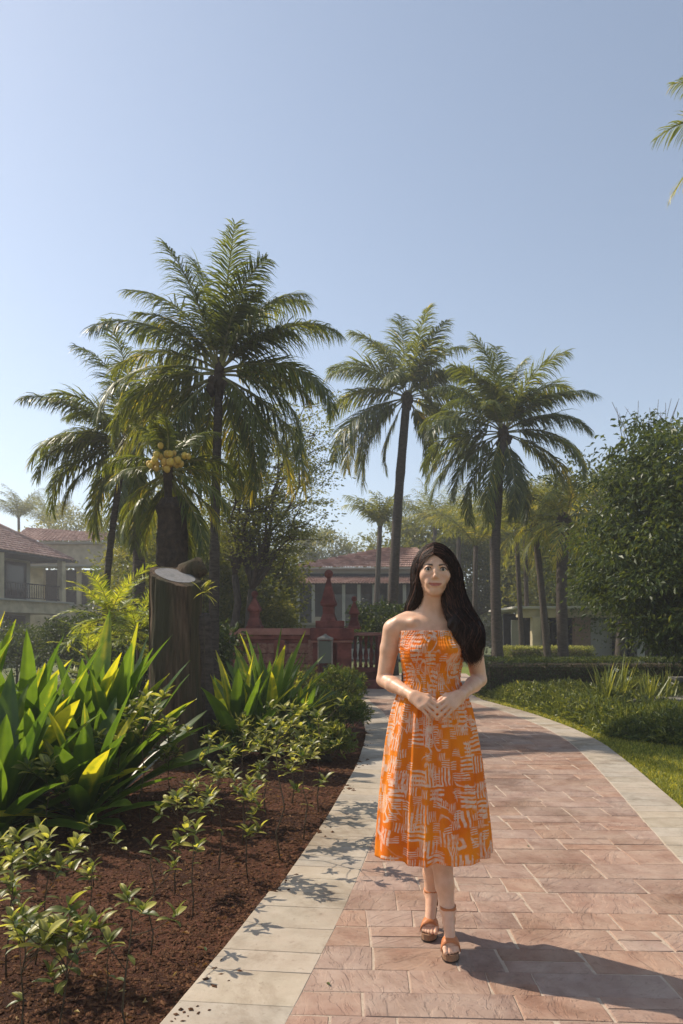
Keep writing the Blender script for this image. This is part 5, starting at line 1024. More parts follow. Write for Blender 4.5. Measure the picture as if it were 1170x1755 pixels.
# --- head
body.ell(hp(0, -14, 28), (.070, .088, .078), .02); body.ell(hp(0, 26, -12), (.060, .062, .086), .03)
body.cone(hp(-40, 8, -42), hp(-9, 58, -86), .019, .0135, .024); body.cone(hp(40, 8, -42), hp(9, 58, -86), .019, .0135, .024); body.cone(hp(-6, 64, -89), hp(6, 64, -89), .0125, .0125, .016)
body.ell(hp(0, 50, -72), (.032, .028, .026), .018)
for s in (-1, 1):
    body.ell(hp(s * 40, 48, -22), (.022, .024, .022), .022); body.cone(hp(s * 12, 79, 22), hp(s * 42, 64, 22), .007, .006, .012)
    body.ell(hp(s * 31, 88, 5), (.018, .017, .012), .010, sub=True)
    body.cone(hp(s * 10, 84, -31), hp(s * 12, 80, -34), .0065, .006, .006); body.ell(hp(s * 27, 72, -52), (.014, .014, .018), .012)
    body.cone(hp(s * 68, -12, 5), hp(s * 69, -14, -28), .010, .006, .006)
    # eyelids around the eyeball
    for zz, rr, yy in ((11.5, .0034, 79), (-6.0, .0026, 77)):
        pts = [hp(s * 31 + x, yy - abs(x) ** 2 * .030, 3 + zz * (1 - (x / 19) ** 2)) for x in (-16, -8, 0, 8, 16)]; body.chain(pts, [rr * .8, rr, rr, rr, rr * .8], .003)
body.chain([hp(0, 80, 18), hp(0, 88, -4), hp(0, 97, -24)], [.0062, .0062, .0075], .010); body.ell(hp(0, 95, -28), (.0095, .009, .008), .006)
body.chain([hp(-26, 74, -56), hp(-12, 83.5, -56), hp(-4, 87, -54), hp(0, 86, -55.5), hp(4, 87, -54), hp(12, 83.5, -56), hp(26, 74, -56)], [.0015, .0040, .0044, .0038, .0044, .0040, .0015], .005)
body.chain([hp(-19, 78, -62), hp(-8, 84, -65), hp(8, 84, -65), hp(19, 78, -62)], [.0018, .0052, .0052, .0018], .005)
body.chain([hp(-30, 75, -55), hp(-10, 88, -60), hp(10, 88, -60), hp(30, 75, -55)], [.0010, .0012, .0012, .0010], .003); 
body.p[-3:] = [(q[0], q[1], q[2], q[3], q[4], q[5], True) for q in body.p[-3:]]
# --- arms and hands
def hand(W, K, nrm, side, curl, sp=1.0, root=None):
    """W wrist, K middle knuckle, nrm back-of-hand normal, side direction pinky -> index"""
    W = np.array(W, float); K = np.array(K, float); d = (K - W); d /= np.linalg.norm(d); nrm = np.array(nrm, float); nrm -= d * (nrm @ d); nrm /= np.linalg.norm(nrm); sd_ = np.cross(d, nrm); sd_ *= np.sign(sd_ @ np.array(side, float))
    ks = [K + sd_ * .025 - d * .004, K + sd_ * .0085, K - sd_ * .008 - d * .003, K - sd_ * .0235 - d * .010]
    for i, kk in enumerate(ks): body.cone(W + sd_ * (.013 - .009 * i) + d * .008, kk - d * .006, .0145, .0108 - .0006 * (i == 3), .012)
    ln = [(.037, .023, .018), (.041, .026, .019), (.038, .025, .018), (.030, .019, .016)]; rd = [.0078, .0080, .0076, .0067]
    for i, kk in enumerate(ks):
        a = 0; p = kk; dd = d; pts = [kk - d * .012]; 
        pts.append(p)
        for j in range(3):
            a += R(curl[j] + i * curl[3]); v = d * math.cos(a) - nrm * math.sin(a) + sd_ * (.16 - .10 * i) * sp; v /= np.linalg.norm(v); p = p + v * ln[i][j]; pts.append(p)
        r_ = rd[i]; body.chain(pts, [r_ * 1.05, r_ * 1.06, r_ * .95, r_ * .9, r_ * .76], .002)
    # thumb leaves the index side near the wrist
    t0 = W + sd_ * .016 + d * .020; t1 = t0 + (sd_ * .55 + d * .75 - nrm * .35) * .036; t2 = t1 + (sd_ * .05 + d * .95 - nrm * .30) * .030; t3 = t2 + (-sd_ * .1 + d * .95 - nrm * .25) * .022; body.chain([t0, t1, t2, t3], [.014, .0112, .0095, .0078], .006)
SH_R, EL_R, WR_R = (-.170, .03, 1.372), (-.206, .055, 1.152), (-.098, -.148, 1.098)
SH_L, EL_L, WR_L = (.172, .03, 1.372), (.214, .055, 1.152), (.098, -.150, 1.100)
def arm(S, E, Wr):
    S, E, Wr = map(np.array, (S, E, Wr)); body.chain([S, S * .62 + E * .38 + np.array([0, .003, 0]), E], [.0435, .0400, .0335], .012); m_ = E * .68 + Wr * .32; body.chain([E, m_, E * .25 + Wr * .75, Wr], [.0335, .0345, .0245, .0205], .008)
arm(SH_R, EL_R, WR_R); arm(SH_L, EL_L, WR_L)
K_R = np.array((-.046, -.196, 1.062)); K_L = np.array((.040, -.196, 1.062))
body.cone(WR_R, np.array(WR_R) * .6 + K_R * .4, .0205, .019, .01); body.cone(WR_L, np.array(WR_L) * .6 + K_L * .4, .0205, .019, .01)
hand(WR_R, K_R, (-.25, -.85, .42), (.5, 0, .8), (22, 24, 16, 2)); hand(WR_L, K_L, (.25, -.85, .42), (-.5, 0, .8), (20, 22, 16, 2))
# --- legs and feet in high heels (the picture's right leg steps forward)
def leg(hip, knee, calf, ank, heel, ball, toe, sgn):
    hip, knee, calf, ank, heel, ball, toe = [np.array(q, float) for q in (hip, knee, calf, ank, heel, ball, toe)]
    body.chain([hip, hip * .5 + knee * .5, knee, calf, calf * .45 + ank * .55, ank], [.080, .066, .053, .051, .038, .0305], .02)
    body.chain([ank, heel], [.029, .024], .012); body.cone(ank + np.array([0, -.012, -.005]), ball, .027, .021, .012); body.cone(heel, ball, .0225, .019, .012)
    fx = toe - ball; fx /= np.linalg.norm(fx); sx = np.array([1, 0, 0.]) ; body.cone(ball - sx * .020, ball + sx * .020, .0175, .0175, .012)
    for i, (o, l_, r_) in enumerate(((-.026, .046, .0108), (-.009, .046, .0082), (.004, .043, .0078), (.016, .038, .0074), (.027, .032, .0070))):
        o *= -sgn; a = ball + sx * o; body.chain([a, a + fx * l_ * .6 + np.array([0, 0, .003]), a + fx * l_ + np.array([0, 0, -.004])], [r_ * 1.1, r_, r_ * .9], .003)
    body.ell(ank + np.array([.027, 0, .003]), (.009, .011, .012), .01); body.ell(ank + np.array([-.027, 0, .006]), (.009, .011, .012), .01)
LF = dict(ank=(.060, -.056, .172), heel=(.068, -.028, .132), ball=(.060, -.128, .056), toe=(.060, -.165, .046))
RF = dict(ank=(.014, .150, .172), heel=(.020, .178, .132), ball=(-.002, .076, .056), toe=(-.006, .04, .046))
leg((.085, .01, .90), (.030, -.03, .52), (.036, -.005, .40), sgn=-1, **LF); leg((-.085, .01, .90), (.008, .05, .53), (.018, .12, .39), sgn=1, **RF)
def build_body():
    V, F = nets(body, (-.30, -.30, .0), (.30, .26, 1.76), .0031)
    me = np_mesh('body', V, F, tint=np.full(len(V), .5), mats=[M['skin']]); X = (V - HC) @ np.array(HT).astype(float) @ HA * 1000; X[:, 1] *= -1      # back to the head frame
    x, y, z = X[:, 0], X[:, 1], X[:, 2]; ax = np.abs(x)
    def att(nm, v): a = me.attributes.new(nm, 'FLOAT', 'POINT'); a.data.foreach_set('value', np.clip(v, 0, 1).astype(np.float32))
    zc = -60.5 + 4.5 * (ax / 27) ** 2; hi_ = 8.5 * np.sqrt(np.clip(1 - (ax / 29) ** 2, 0, 1)); lip = np.clip((hi_ - np.abs(z - zc)) / 2.0, 0, 1) * (y > 60) * (ax < 29); att('lip', lip * .8)
    bz = 21 + 3.5 * np.sin(np.clip((ax - 12) / 38, 0, 1) * PI * .8); th = np.interp(ax, [10, 14, 30, 48, 52], [0, 4.8, 4.2, 1.8, 0]); att('brow', np.clip((th - np.abs(z - bz)) / 2.2, 0, 1) * (y > 40) * 1.0)
    att('blush', .45 * np.exp(-(((ax - 40) / 16) ** 2 + ((z + 26) / 14) ** 2)) * (y > 20) + .25 * np.exp(-((x / 12) ** 2 + ((z + 28) / 10) ** 2)) * (y > 80))
    return obj_me('body', me, person)
body_o = build_body()
M['eyew'] = plain('eye white', (.62, .58, .54), .2, .6); M['iris'] = plain('brown iris', (.035, .018, .010), .15, .6); M['lash'] = plain('eyelashes', (.012, .008, .008), .6)  # eye colours kept dark to carry the shadow of the lashes
for s in (-1, 1):
    c = Vector(hp(s * 31, 70, 4.5)); b = MB(); b.lathe((0, 0, 0), [(.0118 * math.cos(a), .0118 * math.sin(a)) for a in np.linspace(-1.55, 1.55, 9)], 14); e = b.build('eye', M['eyew'], person, c)
    f = Vector(hp(s * 31, 81, 4)) - c; b = MB(); u = f.normalized(); P = [u * .0122 + Vector((math.cos(a) * .0062, 0, math.sin(a) * .0062)) for a in np.linspace(0, 2 * PI, 15)[:-1]]; b.add([u * .0128] + P, [(0, i + 1, (i + 1) % 14 + 1) for i in range(14)]); b.build('iris', M['iris'], e)
    b = MB(); b.tube([hp(s * 31 + x, 82.5 - abs(x) ** 2 * .030, 2.5 + 11 * (1 - (x / 19) ** 2)) for x in (-17, -9, -3, 3, 9, 16, 18)], [.0008, .0016, .0019, .0019, .0016, .0013, .0006], 5); b.build('eyelashes', M['lash'], person)
b = MB(); b.lathe(hp(-72, -6, -36), [(.0005, -.0035), (.0035, 0), (.0005, .0035)], 8); b.build('earring', plain('small earring', (.75, .72, .62), .25, .6, .6), person)

# --- dress: lofted rings, gathered bodice and pleated skirt, printed cloth
def dress_mat():
    m, n, b = mat('orange printed cloth', .75, .2); uv = n.nodes.new('ShaderNodeUVMap'); uv.uv_map = 'UVMap'
    wob_ = N(n, 'ShaderNodeTexNoise', Scale=9, Detail=3); L(n, uv.outputs[0], wob_.inputs['Vector']); wv = N(n, 'ShaderNodeVectorMath', operation='MULTIPLY_ADD'); L(n, wob_.outputs['Color'], wv.inputs[0]); wv.inputs[1].default_value = (.035, .035, 0); L(n, uv.outputs[0], wv.inputs[2])
    def layer(scale, freq, thr, seed, rnd=.9, keep=.5):
        mp = N(n, 'ShaderNodeMapping'); mp.inputs['Location'].default_value = (seed, seed * .7, 0); L(n, wv.outputs[0], mp.inputs[0])
        v = N(n, 'ShaderNodeTexVoronoi', voronoi_dimensions='2D', Scale=scale, Randomness=rnd, distance='CHEBYCHEV'); L(n, mp.outputs[0], v.inputs['Vector']); sp = n.nodes.new('ShaderNodeSeparateColor'); L(n, v.outputs['Color'], sp.inputs[0])
        ang = N(n, 'ShaderNodeMath', operation='MULTIPLY'); L(n, sp.outputs[0], ang.inputs[0]); ang.inputs[1].default_value = 3.2
        snap = N(n, 'ShaderNodeMath', operation='SNAP'); L(n, ang.outputs[0], snap.inputs[0]); snap.inputs[1].default_value = 1.57
        vr = N(n, 'ShaderNodeVectorRotate', rotation_type='Z_AXIS'); L(n, mp.outputs[0], vr.inputs['Vector']); L(n, snap.outputs[0], vr.inputs['Angle'])
        wvv = N(n, 'ShaderNodeTexWave', wave_type='BANDS', bands_direction='X', Scale=freq, Distortion=1.1, Detail=1.0); wvv.inputs['Detail Scale'].default_value = 1.5; L(n, vr.outputs[0], wvv.inputs['Vector'])
        st = N(n, 'ShaderNodeMapRange'); st.inputs[1].default_value = thr; st.inputs[2].default_value = thr + .1; L(n, wvv.outputs['Fac'], st.inputs[0])
        dd = N(n, 'ShaderNodeMapRange'); dd.inputs[1].default_value = .40; dd.inputs[2].default_value = .34; L(n, v.outputs['Distance'], dd.inputs[0])
        kp = N(n, 'ShaderNodeMath', operation='GREATER_THAN'); L(n, sp.outputs[1], kp.inputs[0]); kp.inputs[1].default_value = keep
        a = N(n, 'ShaderNodeMath', operation='MULTIPLY'); L(n, st.outputs[0], a.inputs[0]); L(n, dd.outputs[0], a.inputs[1]); c = N(n, 'ShaderNodeMath', operation='MULTIPLY'); L(n, a.outputs[0], c.inputs[0]); L(n, kp.outputs[0], c.inputs[1]); return c.outputs[0], v, sp, mp
    l1, v1, s1, m1 = layer(10.5, 17, .44, 0, keep=.16); l2, v2, s2, m2 = layer(20, 34, .46, 5.3, keep=.35)
    # loops and outlined blobs: iso-lines of a smooth noise
    nz = N(n, 'ShaderNodeTexNoise', Scale=11, Detail=0); L(n, wv.outputs[0], nz.inputs['Vector']); ab = N(n, 'ShaderNodeMath', operation='PINGPONG'); L(n, nz.outputs[0], ab.inputs[0]); ab.inputs[1].default_value = .11; lt = N(n, 'ShaderNodeMapRange'); lt.inputs[1].default_value = .030; lt.inputs[2].default_value = .018; L(n, ab.outputs[0], lt.inputs[0])
    mk = N(n, 'ShaderNodeTexNoise', Scale=6, Detail=1); L(n, m2.outputs[0], mk.inputs['Vector']); mt_ = N(n, 'ShaderNodeMapRange'); mt_.inputs[1].default_value = .5; mt_.inputs[2].default_value = .56; L(n, mk.outputs[0], mt_.inputs[0]); lm = N(n, 'ShaderNodeMath', operation='MULTIPLY'); L(n, lt.outputs[0], lm.inputs[0]); L(n, mt_.outputs[0], lm.inputs[1])
    mx = N(n, 'ShaderNodeMath', operation='MAXIMUM'); L(n, l1, mx.inputs[0]); L(n, l2, mx.inputs[1]); mx2 = N(n, 'ShaderNodeMath', operation='MAXIMUM'); L(n, mx.outputs[0], mx2.inputs[0]); L(n, lm.outputs[0], mx2.inputs[1])
    br = N(n, 'ShaderNodeTexNoise', Scale=60, Detail=4); L(n, uv.outputs[0], br.inputs['Vector']); bt = N(n, 'ShaderNodeMapRange'); bt.inputs[1].default_value = .3; bt.inputs[2].default_value = .55; bt.inputs[3].default_value = .25; bt.inputs[4].default_value = .85; L(n, br.outputs[0], bt.inputs[0]); fac = N(n, 'ShaderNodeMath', operation='MULTIPLY'); L(n, mx2.outputs[0], fac.inputs[0]); L(n, bt.outputs[0], fac.inputs[1])
    o2 = N(n, 'ShaderNodeTexNoise', Scale=5, Detail=2); L(n, uv.outputs[0], o2.inputs['Vector']); oc = ramp(n, o2.outputs[0], [(.35, (.80, .165, .008)), (.65, (.92, .28, .012))])
    mc = N(n, 'ShaderNodeMix', data_type='RGBA'); L(n, fac.outputs[0], mc.inputs[0]); L(n, oc.outputs[0], mc.inputs[6]); mc.inputs[7].default_value = (.82, .64, .52, 1); L(n, mc.outputs[2], b.inputs['Base Color'])
    cw = N(n, 'ShaderNodeTexNoise', Scale=160, Detail=3); mpc = N(n, 'ShaderNodeMapping'); mpc.inputs['Scale'].default_value = (1, .25, 1); L(n, uv.outputs[0], mpc.inputs[0]); L(n, mpc.outputs[0], cw.inputs['Vector']); cn = bump(n, None, cw.outputs[0], .35, .003); fo = N(n, 'ShaderNodeTexNoise', Scale=14, Detail=3, Distortion=.8); mpf = N(n, 'ShaderNodeMapping'); mpf.inputs['Scale'].default_value = (1, .35, 1); L(n, uv.outputs[0], mpf.inputs[0]); L(n, mpf.outputs[0], fo.inputs['Vector']); bump(n, b, fo.outputs[0], .5, .02, cn)
    tr = n.nodes.new('ShaderNodeBsdfTranslucent'); L(n, mc.outputs[2], tr.inputs[0]); ms = n.nodes.new('ShaderNodeMixShader'); ms.inputs[0].default_value = .16; L(n, b.outputs[0], ms.inputs[1]); L(n, tr.outputs[0], ms.inputs[2]); L(n, ms.outputs[0], n.nodes['Material Output'].inputs[0]); return m
M['dress'] = dress_mat()
def build_dress():
    zs = [.405, .5, .6, .7, .8, .9, 1.0, 1.05, 1.10, 1.135, 1.16, 1.2, 1.25, 1.30, 1.335, 1.362]
    hw = [.246, .240, .232, .222, .211, .198, .180, .168, .146, .128, .121, .1275, .136, .145, .143, .139]
    df = [.195, .190, .182, .172, .160, .148, .134, .126, .108, .098, .096, .104, .128, .136, .118, .098]
    db = [.200, .195, .188, .178, .168, .156, .142, .132, .112, .100, .096, .098, .102, .106, .106, .104]
    nz_, nu = 150, 320; zz = np.concatenate([np.linspace(.405, 1.1, 90), np.linspace(1.105, 1.368, 60)]); u = np.linspace(0, 1, nu, endpoint=False); a = u * 2 * PI; Z, A = np.meshgrid(zz, a, indexing='ij')
    H = np.interp(Z, zs, hw); Df = np.interp(Z, zs, df); Db = np.interp(Z, zs, db)
    # smooth the profile
    k = np.hanning(15); k /= k.sum()
    def sm(Q): pad = np.pad(Q, ((7, 7), (0, 0)), mode='edge'); return np.stack([np.convolve(pad[:, i], k, 'valid') for i in range(Q.shape[1])], 1)
    H, Df, Db = sm(H), sm(Df), sm(Db); ca, sa = np.cos(A), np.sin(A); D = np.where(sa < 0, Df, Db); e = 2.25; rr = (np.abs(ca / H) ** e + np.abs(sa / D) ** e) ** (-1 / e)
    # bust: two soft forms
    for s in (-1, 1): rr = rr + .030 * np.exp(-(((rr * ca - s * .068) / .042) ** 2 + ((Z - 1.282) / .040) ** 2)) * (sa < 0)
    rr -= .012 * np.exp(-((rr * ca / .022) ** 2 + ((Z - 1.29) / .05) ** 2)) * (sa < 0)
    # pleats, growing towards the hem, irregular
    g = np.clip((1.12 - Z) / .7, 0, 1); amp = .0045 * np.clip((1.17 - Z) / .08, 0, 1) + .016 * g ** .7
    w1 = np.sin(14 * A + 1.2 * np.sin(3 * A) + .3 + .5 * g); w2 = np.sin(23 * A + 2.1 * np.sin(2 * A + 1) - .6 * g); w3 = np.sin(7 * A + 1.0 + .8 * g); rr += amp * (.5 * w1 + .28 * w2 * (1 - .4 * g) + .55 * w3 * g)
    # fine gathers near the waist and on the bodice, thin elastic rows
    rr += .0022 * np.sin(60 * A + 3 * np.sin(5 * A)) * np.clip(1 - np.abs(Z - 1.09) / .10, 0, 1) + .0016 * np.sin(74 * A + 2 * np.sin(9 * A) + 8 * np.sin(Z * 30)) * (Z > 1.14); rr -= .0018 * (np.abs(((Z - 1.14) / .0165) % 1 - .5) < .12) * (Z > 1.14) * (Z < 1.352)
    X = rr * ca - .002; Y = rr * sa; Y = np.where(Y < 0, Y, Y) + .005 * 0; Zm = Z.copy(); hem = np.clip((.47 - Z) / .065, 0, 1); Zm += hem * .006 * np.sin(7 * A)
    # the forward knee pushes the cloth
    Y -= .018 * np.exp(-(((X - .06) / .07) ** 2 + ((Z - .55) / .12) ** 2)) * (sa < 0)
    V = np.stack([X, Y, Zm], -1).reshape(-1, 3); i, j = np.meshgrid(np.arange(nz_ - 1), np.arange(nu), indexing='ij'); i, j = i.ravel(), j.ravel(); j2 = (j + 1) % nu; F = np.stack([i * nu + j, i * nu + j2, (i + 1) * nu + j2, (i + 1) * nu + j], 1)
    me = np_mesh('dress', V, F, mats=[M['dress']]); l = me.uv_layers.new(name='UVMap'); uu = np.stack([np.stack([jj / nu * 1.35, ii_ ], -1) for jj, ii_ in ((j, zz[i]), (j + 1, zz[i]), (j + 1, zz[i + 1]), (j, zz[i + 1]))], 1); l.data.foreach_set('uv', uu.reshape(-1).astype(np.float32))
    o = obj_me('dress', me, person); md = o.modifiers.new('cloth', 'SOLIDIFY'); md.thickness = .0022; md.offset = -1; return o
build_dress()

# --- hair: a shaped mass plus fine strands following it
def build_hair():
    h = SDF(); h.ell(hp(0, -14, 30), (.083, .098, .090), .02); h.ell(hp(-4, -30, -10), (.080, .080, .095), .03)
    # picture-right fall over the shoulder, front of the chest
    fall = [hp(60, 6, 30), hp(72, 4, -10), hp(77, 6, -50), hp(80, 8, -90), (.100, -.045, 1.475), (.120, -.070, 1.415), (.150, -.085, 1.365), (.158, -.090, 1.325), (.150, -.088, 1.285), (.140, -.085, 1.262)]
    h.chain([np.array(p) for p in fall], [.030, .034, .037, .039, .046, .050, .052, .044, .028, .008], .02)
    h.chain([hp(40, -10, 50), hp(62, 16, 10), hp(64, 22, -40), (.078, -.060, 1.48), (.090, -.085, 1.40), (.115, -.095, 1.33)], [.03, .022, .022, .028, .032, .030], .02)
    # picture-left side, tucked behind the shoulder
    h.chain([hp(-52, 0, 40), hp(-66, -2, 0), hp(-68, -8, -45), hp(-66, -14, -85), (-.075, .03, 1.475), (-.085, .055, 1.43), (-.08, .075, 1.38)], [.026, .024, .022, .024, .028, .028, .02], .02)
    h.chain([hp(0, -60, 0), hp(0, -65, -60), (0, .075, 1.42), (.0, .09, 1.33), (.02, .095, 1.28)], [.07, .066, .06, .05, .02], .03)
    # opening for the face
    h.ell(hp(-4, 100, -26), (.052, .090, .092), .014, sub=True); h.ell(hp(-6, 100, 28), (.040, .075, .036), .014, sub=True); h.ell(hp(-4, 60, -40), (.053, .050, .070), .014, sub=True); h.ell(hp(-6, 50, -90), (.046, .055, .050), .014, sub=True)
    def fn(P):
        d = h(P); q = P - HC; a = np.arctan2(q[:, 0] - .02, -q[:, 1] + .03); d = d + .0022 * np.sin(q[:, 0] * 210 + 9 * np.sin(q[:, 2] * 17)) * (q[:, 2] < .02) + .0013 * np.sin(a * 34) * (q[:, 1] > -.03); return d
    V, F = nets(fn, (-.24, -.24, 1.2), (.26, .2, 1.78), .0038); mn_ = np.full(len(V), .22); me = np_mesh('hair', V, F, tint=mn_, mats=[M['hair']]); ho_ = obj_me('hair', me, person)
    # strands: start at the parting, follow the mass downwards, projected on its surface
    rs = np.random.RandomState(4)
    def grad(P, e=.002): return np.stack([(fn(P + np.eye(3)[k] * e) - fn(P - np.eye(3)[k] * e)) / (2 * e) for k in range(3)], -1)
    ns, ks = 2300, 36; part = [hp(-10, 78, 66), hp(-8, 20, 110), hp(-6, -20, 118), hp(-2, -60, 104)]
    t = rs.rand(ns) * 2.999; i = t.astype(int); P0 = np.array([part[a] * (1 - (b - a)) + part[a + 1] * (b - a) for a, b in zip(i, t)]); side = np.where(rs.rand(ns) < .36, -1., 1.)
    # way points per side
    WR = np.array([np.array(fall[k]) for k in (1, 2, 3, 4, 5, 6, 7, 8, 9)]); WL = np.array([hp(-66, -2, 0), hp(-68, -8, -45), hp(-66, -14, -85), (-.075, .03, 1.475), (-.085, .055, 1.43), (-.08, .075, 1.38), (-.078, .08, 1.36), (-.076, .08, 1.35), (-.075, .08, 1.34)])
    paths = np.zeros((ns, ks, 3)); spread = rs.normal(size=(ns, 3)); spread /= np.linalg.norm(spread, axis=1)[:, None]; spread *= (rs.rand(ns, 1) ** .4)
    rad_ = np.array([.034, .038, .041, .050, .055, .056, .050, .034, .014])
    for s_, Wp in ((1., WR), (-1., WL)):
        sel = side == s_; n_ = sel.sum(); q = Wp[None] + spread[sel][:, None] * (rad_ * (1 if s_ > 0 else .55))[None, :, None]; top = HC[None] + (P0[sel] - HC); mid = (top + q[:, 0]) / 2; out = mid - HC; mid = HC + out / np.linalg.norm(out, axis=1)[:, None] * .108 + np.array([s_ * .012, 0, 0]); fw_ = np.clip(1.3 - t[sel], 0, 1)[:, None] * rs.rand(n_, 1) ** .5; mid = mid + fw_ * np.array([0, -.040, -.012]); q[:, 0] += fw_ * np.array([0, -.030, 0]); q[:, 1] += fw_ * np.array([0, -.018, 0]); ctrl = np.concatenate([top[:, None], mid[:, None], q], 1); m_ = ctrl.shape[1]
        tt = np.linspace(0, (m_ - 1) * 1.0, ks)[None] * rs.uniform(.80, 1.0, (n_, 1)); i0 = np.minimum(tt.astype(int), m_ - 2); f = tt - i0; f = f * f * (3 - 2 * f) * .35 + f * .65; rr_ = np.arange(n_)[:, None]; paths[sel] = ctrl[rr_, i0] * (1 - f[..., None]) + ctrl[rr_, i0 + 1] * f[..., None]
    for _ in range(3): paths[:, 1:-1] = (paths[:, :-2] + 2 * paths[:, 1:-1] + paths[:, 2:]) / 4
    wav = np.clip((1.56 - paths[:, :, 2]) / .2, 0, 1); ph = rs.normal(0, .5, (ns, 1)); paths[:, :, 0] += wav * .017 * np.sin(paths[:, :, 2] * 46 + ph); paths[:, :, 1] += wav * .004 * np.cos(paths[:, :, 2] * 42 + ph)
    Q = paths.reshape(-1, 3); lift = np.repeat(rs.uniform(.0002, .0030, ns) + .007 * (rs.rand(ns) < .06), ks)
    for _ in range(3):
        d = fn(Q) - lift; g_ = grad(Q); g_ /= np.maximum(np.linalg.norm(g_, axis=1), .3)[:, None]; Q = Q - g_ * np.clip(d, -.02, .012)[:, None]
    Q = Q.reshape(ns, ks, 3)
    for _ in range(2): Q[:, 1:-1] = (Q[:, :-2] + 2 * Q[:, 1:-1] + Q[:, 2:]) / 4
    # free ends leave the mass a little
    tl = np.linspace(0, 1, ks) ** 6; Q += tl[None, :, None] * (rs.normal(0, .010, (ns, 1, 3)) + np.array([0, 0, -.026])); 
    T = np.gradient(Q, axis=1); T /= np.maximum(np.linalg.norm(T, axis=2, keepdims=True), 1e-9); up = np.cross(T, np.array([0, -1., .2])); up /= np.maximum(np.linalg.norm(up, axis=2, keepdims=True), 1e-6); W2 = np.cross(T, up); r0 = rs.uniform(.0007, .0017, (ns, 1, 1)) * np.clip(1.15 - np.linspace(0, 1, ks) ** 3, .15, 1)[None, :, None]
    ring = np.stack([Q + up * r0, Q - up * r0 * .5 + W2 * r0 * .86, Q - up * r0 * .5 - W2 * r0 * .86], 2).reshape(-1, 3); b0 = (np.arange(ns) * ks)[:, None] + np.arange(ks - 1)[None]; b0 = b0.ravel() * 3; F = np.concatenate([np.stack([b0 + a, b0 + (a + 1) % 3, b0 + 3 + (a + 1) % 3, b0 + 3 + a], 1) for a in range(3)])
    tn = np.repeat(np.repeat(np.clip(rs.normal(.42, .32, ns), 0, 1), ks), 3); obj_me('hair_strands', np_mesh('hair_strands', ring, F, tint=tn, mats=[M['hair']]), ho_)['kind'] = 'stuff'
build_hair()

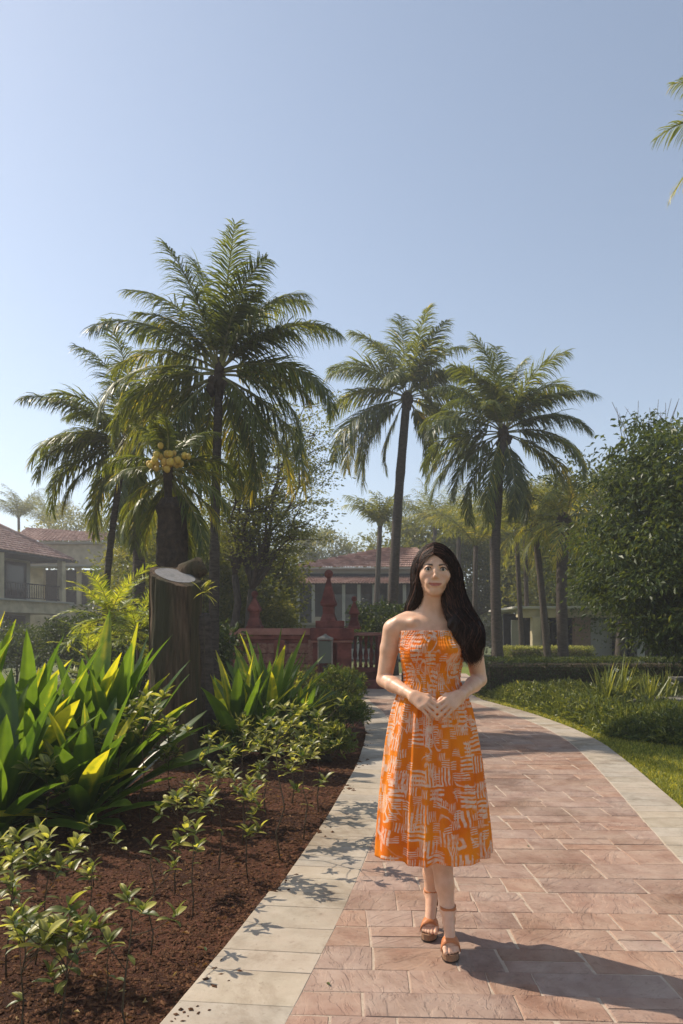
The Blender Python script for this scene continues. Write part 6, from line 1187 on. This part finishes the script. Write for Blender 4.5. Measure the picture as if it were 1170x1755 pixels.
# --- platform sandals
M['tan'] = surf('tan leather', (.46, .15, .05), (.58, .22, .08), scale=30, rough=.5, spec=.4, bstr=.15, bscale=200)
M['cork'] = surf('cork platform', (.24, .13, .075), (.34, .20, .12), scale=120, rough=.8, bstr=.4, bscale=400)
M['rubber'] = plain('dark outsole', (.03, .022, .018), .7)
def sandal(f, lb):
    an, he, ba, to = [Vector(f[k]) for k in ('ank', 'heel', 'ball', 'toe')]; dx = (ba.x - he.x) / (he.y - ba.y); g = Vector((he.x, 0, 0)); root = empty('sandal', (0, 0, 0)); root.parent = person
    def cx(y): return he.x + (he.y - y) * dx
    y0, y1 = he.y + .022, to.y - .020; st_ = 22; outl = []
    for i in range(st_ + 1):
        t = i / st_; y = y0 + (y1 - y0) * t; w_ = np.interp(t, [0, .04, .12, .35, .5, .72, .88, .96, 1], [.004, .016, .023, .021, .025, .036, .032, .020, .004]); top = np.interp(t, [0, .15, .35, .60, .72, 1], [he.z - .024, he.z - .024, .083, .041, .036, .034]); th = np.interp(t, [0, .3, .6, 1], [.012, .014, .024, .026]); outl.append((y, w_, top, th))
    for nm, m_, a_, b_ in (('platform', 'cork', 1.0, .0), ('outsole', 'rubber', 0, 1)):
        b = MB(); P = []
        for y, w_, top, th in outl:
            lo_ = max(.004, top - th) if a_ else max(0, top - th - .004); hi_ = top if a_ else max(.004, top - th)
            if a_: hi_ = top; lo_ = max(.0042, top - th)
            ww = w_ + (0 if a_ else .0015); P += [(cx(y) - ww, y, lo_), (cx(y) + ww, y, lo_), (cx(y) + ww, y, hi_), (cx(y) - ww, y, hi_)]
        Fs = [(i * 4 + k, i * 4 + (k + 1) % 4, i * 4 + 4 + (k + 1) % 4, i * 4 + 4 + k) for i in range(st_) for k in range(4)] + [(3, 2, 1, 0), (st_ * 4, st_ * 4 + 1, st_ * 4 + 2, st_ * 4 + 3)]; b.add(P, Fs, .5); b.build(nm, M[m_], root)
    b = MB(); b.lathe((he.x, he.y, 0), [(.017, 0), (.018, .05), (.022, he.z - .03), (.023, he.z - .022)], 16); b.build('heel', M['tan'], root)
    # wide toe strap arched over the ball of the foot
    b = MB(); P = []; nb = 14
    for j, (yy, wz, hz) in enumerate(((ba.y + .020, .036, .050), (ba.y - .004, .0385, .043), (ba.y - .026, .0385, .034))):
        for i in range(nb + 1): a = PI * i / nb; P.append((cx(yy) - math.cos(a) * wz, yy, .036 + (ba.z - .036) * 0 + math.sin(a) ** .8 * hz * 1.15))
    Fs = [(j * (nb + 1) + i, j * (nb + 1) + i + 1, (j + 1) * (nb + 1) + i + 1, (j + 1) * (nb + 1) + i) for j in range(2) for i in range(nb)]; b.add(P, Fs, .5, True); o = b.build('toe_strap', M['tan'], root); md = o.modifiers.new('t', 'SOLIDIFY'); md.thickness = .003
    # heel cup and ankle strap
    b = MB(); P = []; c = an + Vector((0, .0, .016))
    for z in (-.006, .006):
        for i in range(20): a = 2 * PI * i / 20; P.append((c.x + math.cos(a) * .0350, c.y + math.sin(a) * .0370, c.z + z + .004 * math.sin(a)))
    b.add(P, [(i, (i + 1) % 20, 20 + (i + 1) % 20, 20 + i) for i in range(20)], .5, True); o = b.build('ankle_strap', M['tan'], root); md = o.modifiers.new('t', 'SOLIDIFY'); md.thickness = .003
    b = MB(); P = []
    for z, g_ in ((he.z - .026, 1.0), (he.z + .0, 1.03), (he.z + .022, .95), (c.z, .9)):
        for i in range(11): a = -.25 + (PI + .5) * i / 10; P.append((he.x + (an.x - he.x) * max(0, (z - he.z) / .05) + math.cos(a) * .0275 * g_, he.y - .004 + math.sin(a) * .0275 * g_ + (an.y - he.y) * max(0, (z - he.z) / .05) * .45, z))
    b.add(P, [(j * 11 + i, j * 11 + i + 1, (j + 1) * 11 + i + 1, (j + 1) * 11 + i) for j in range(3) for i in range(10)], .5, True); o = b.build('heel_cup', M['tan'], root); md = o.modifiers.new('t', 'SOLIDIFY'); md.thickness = .0025
    return root
sandal(LF, ''); sandal(RF, '')
# ------------------------------------------------------------------ air: thin even haze round everything
hb = MB(); hb.box((0, 60, 14), (300, 320, 31)); hm = bpy.data.materials.new('haze'); hm.use_nodes = True; hn = hm.node_tree; hn.nodes.clear(); ho = hn.nodes.new('ShaderNodeOutputMaterial'); hp = hn.nodes.new('ShaderNodeVolumePrincipled')
hp.inputs['Color'].default_value = (.95, .96, 1, 1); hp.inputs['Density'].default_value = .0024; hp.inputs['Anisotropy'].default_value = .3; hn.links.new(hp.outputs[0], ho.inputs['Volume'])
hz = hb.build('haze', hm); hz['kind'] = 'stuff'
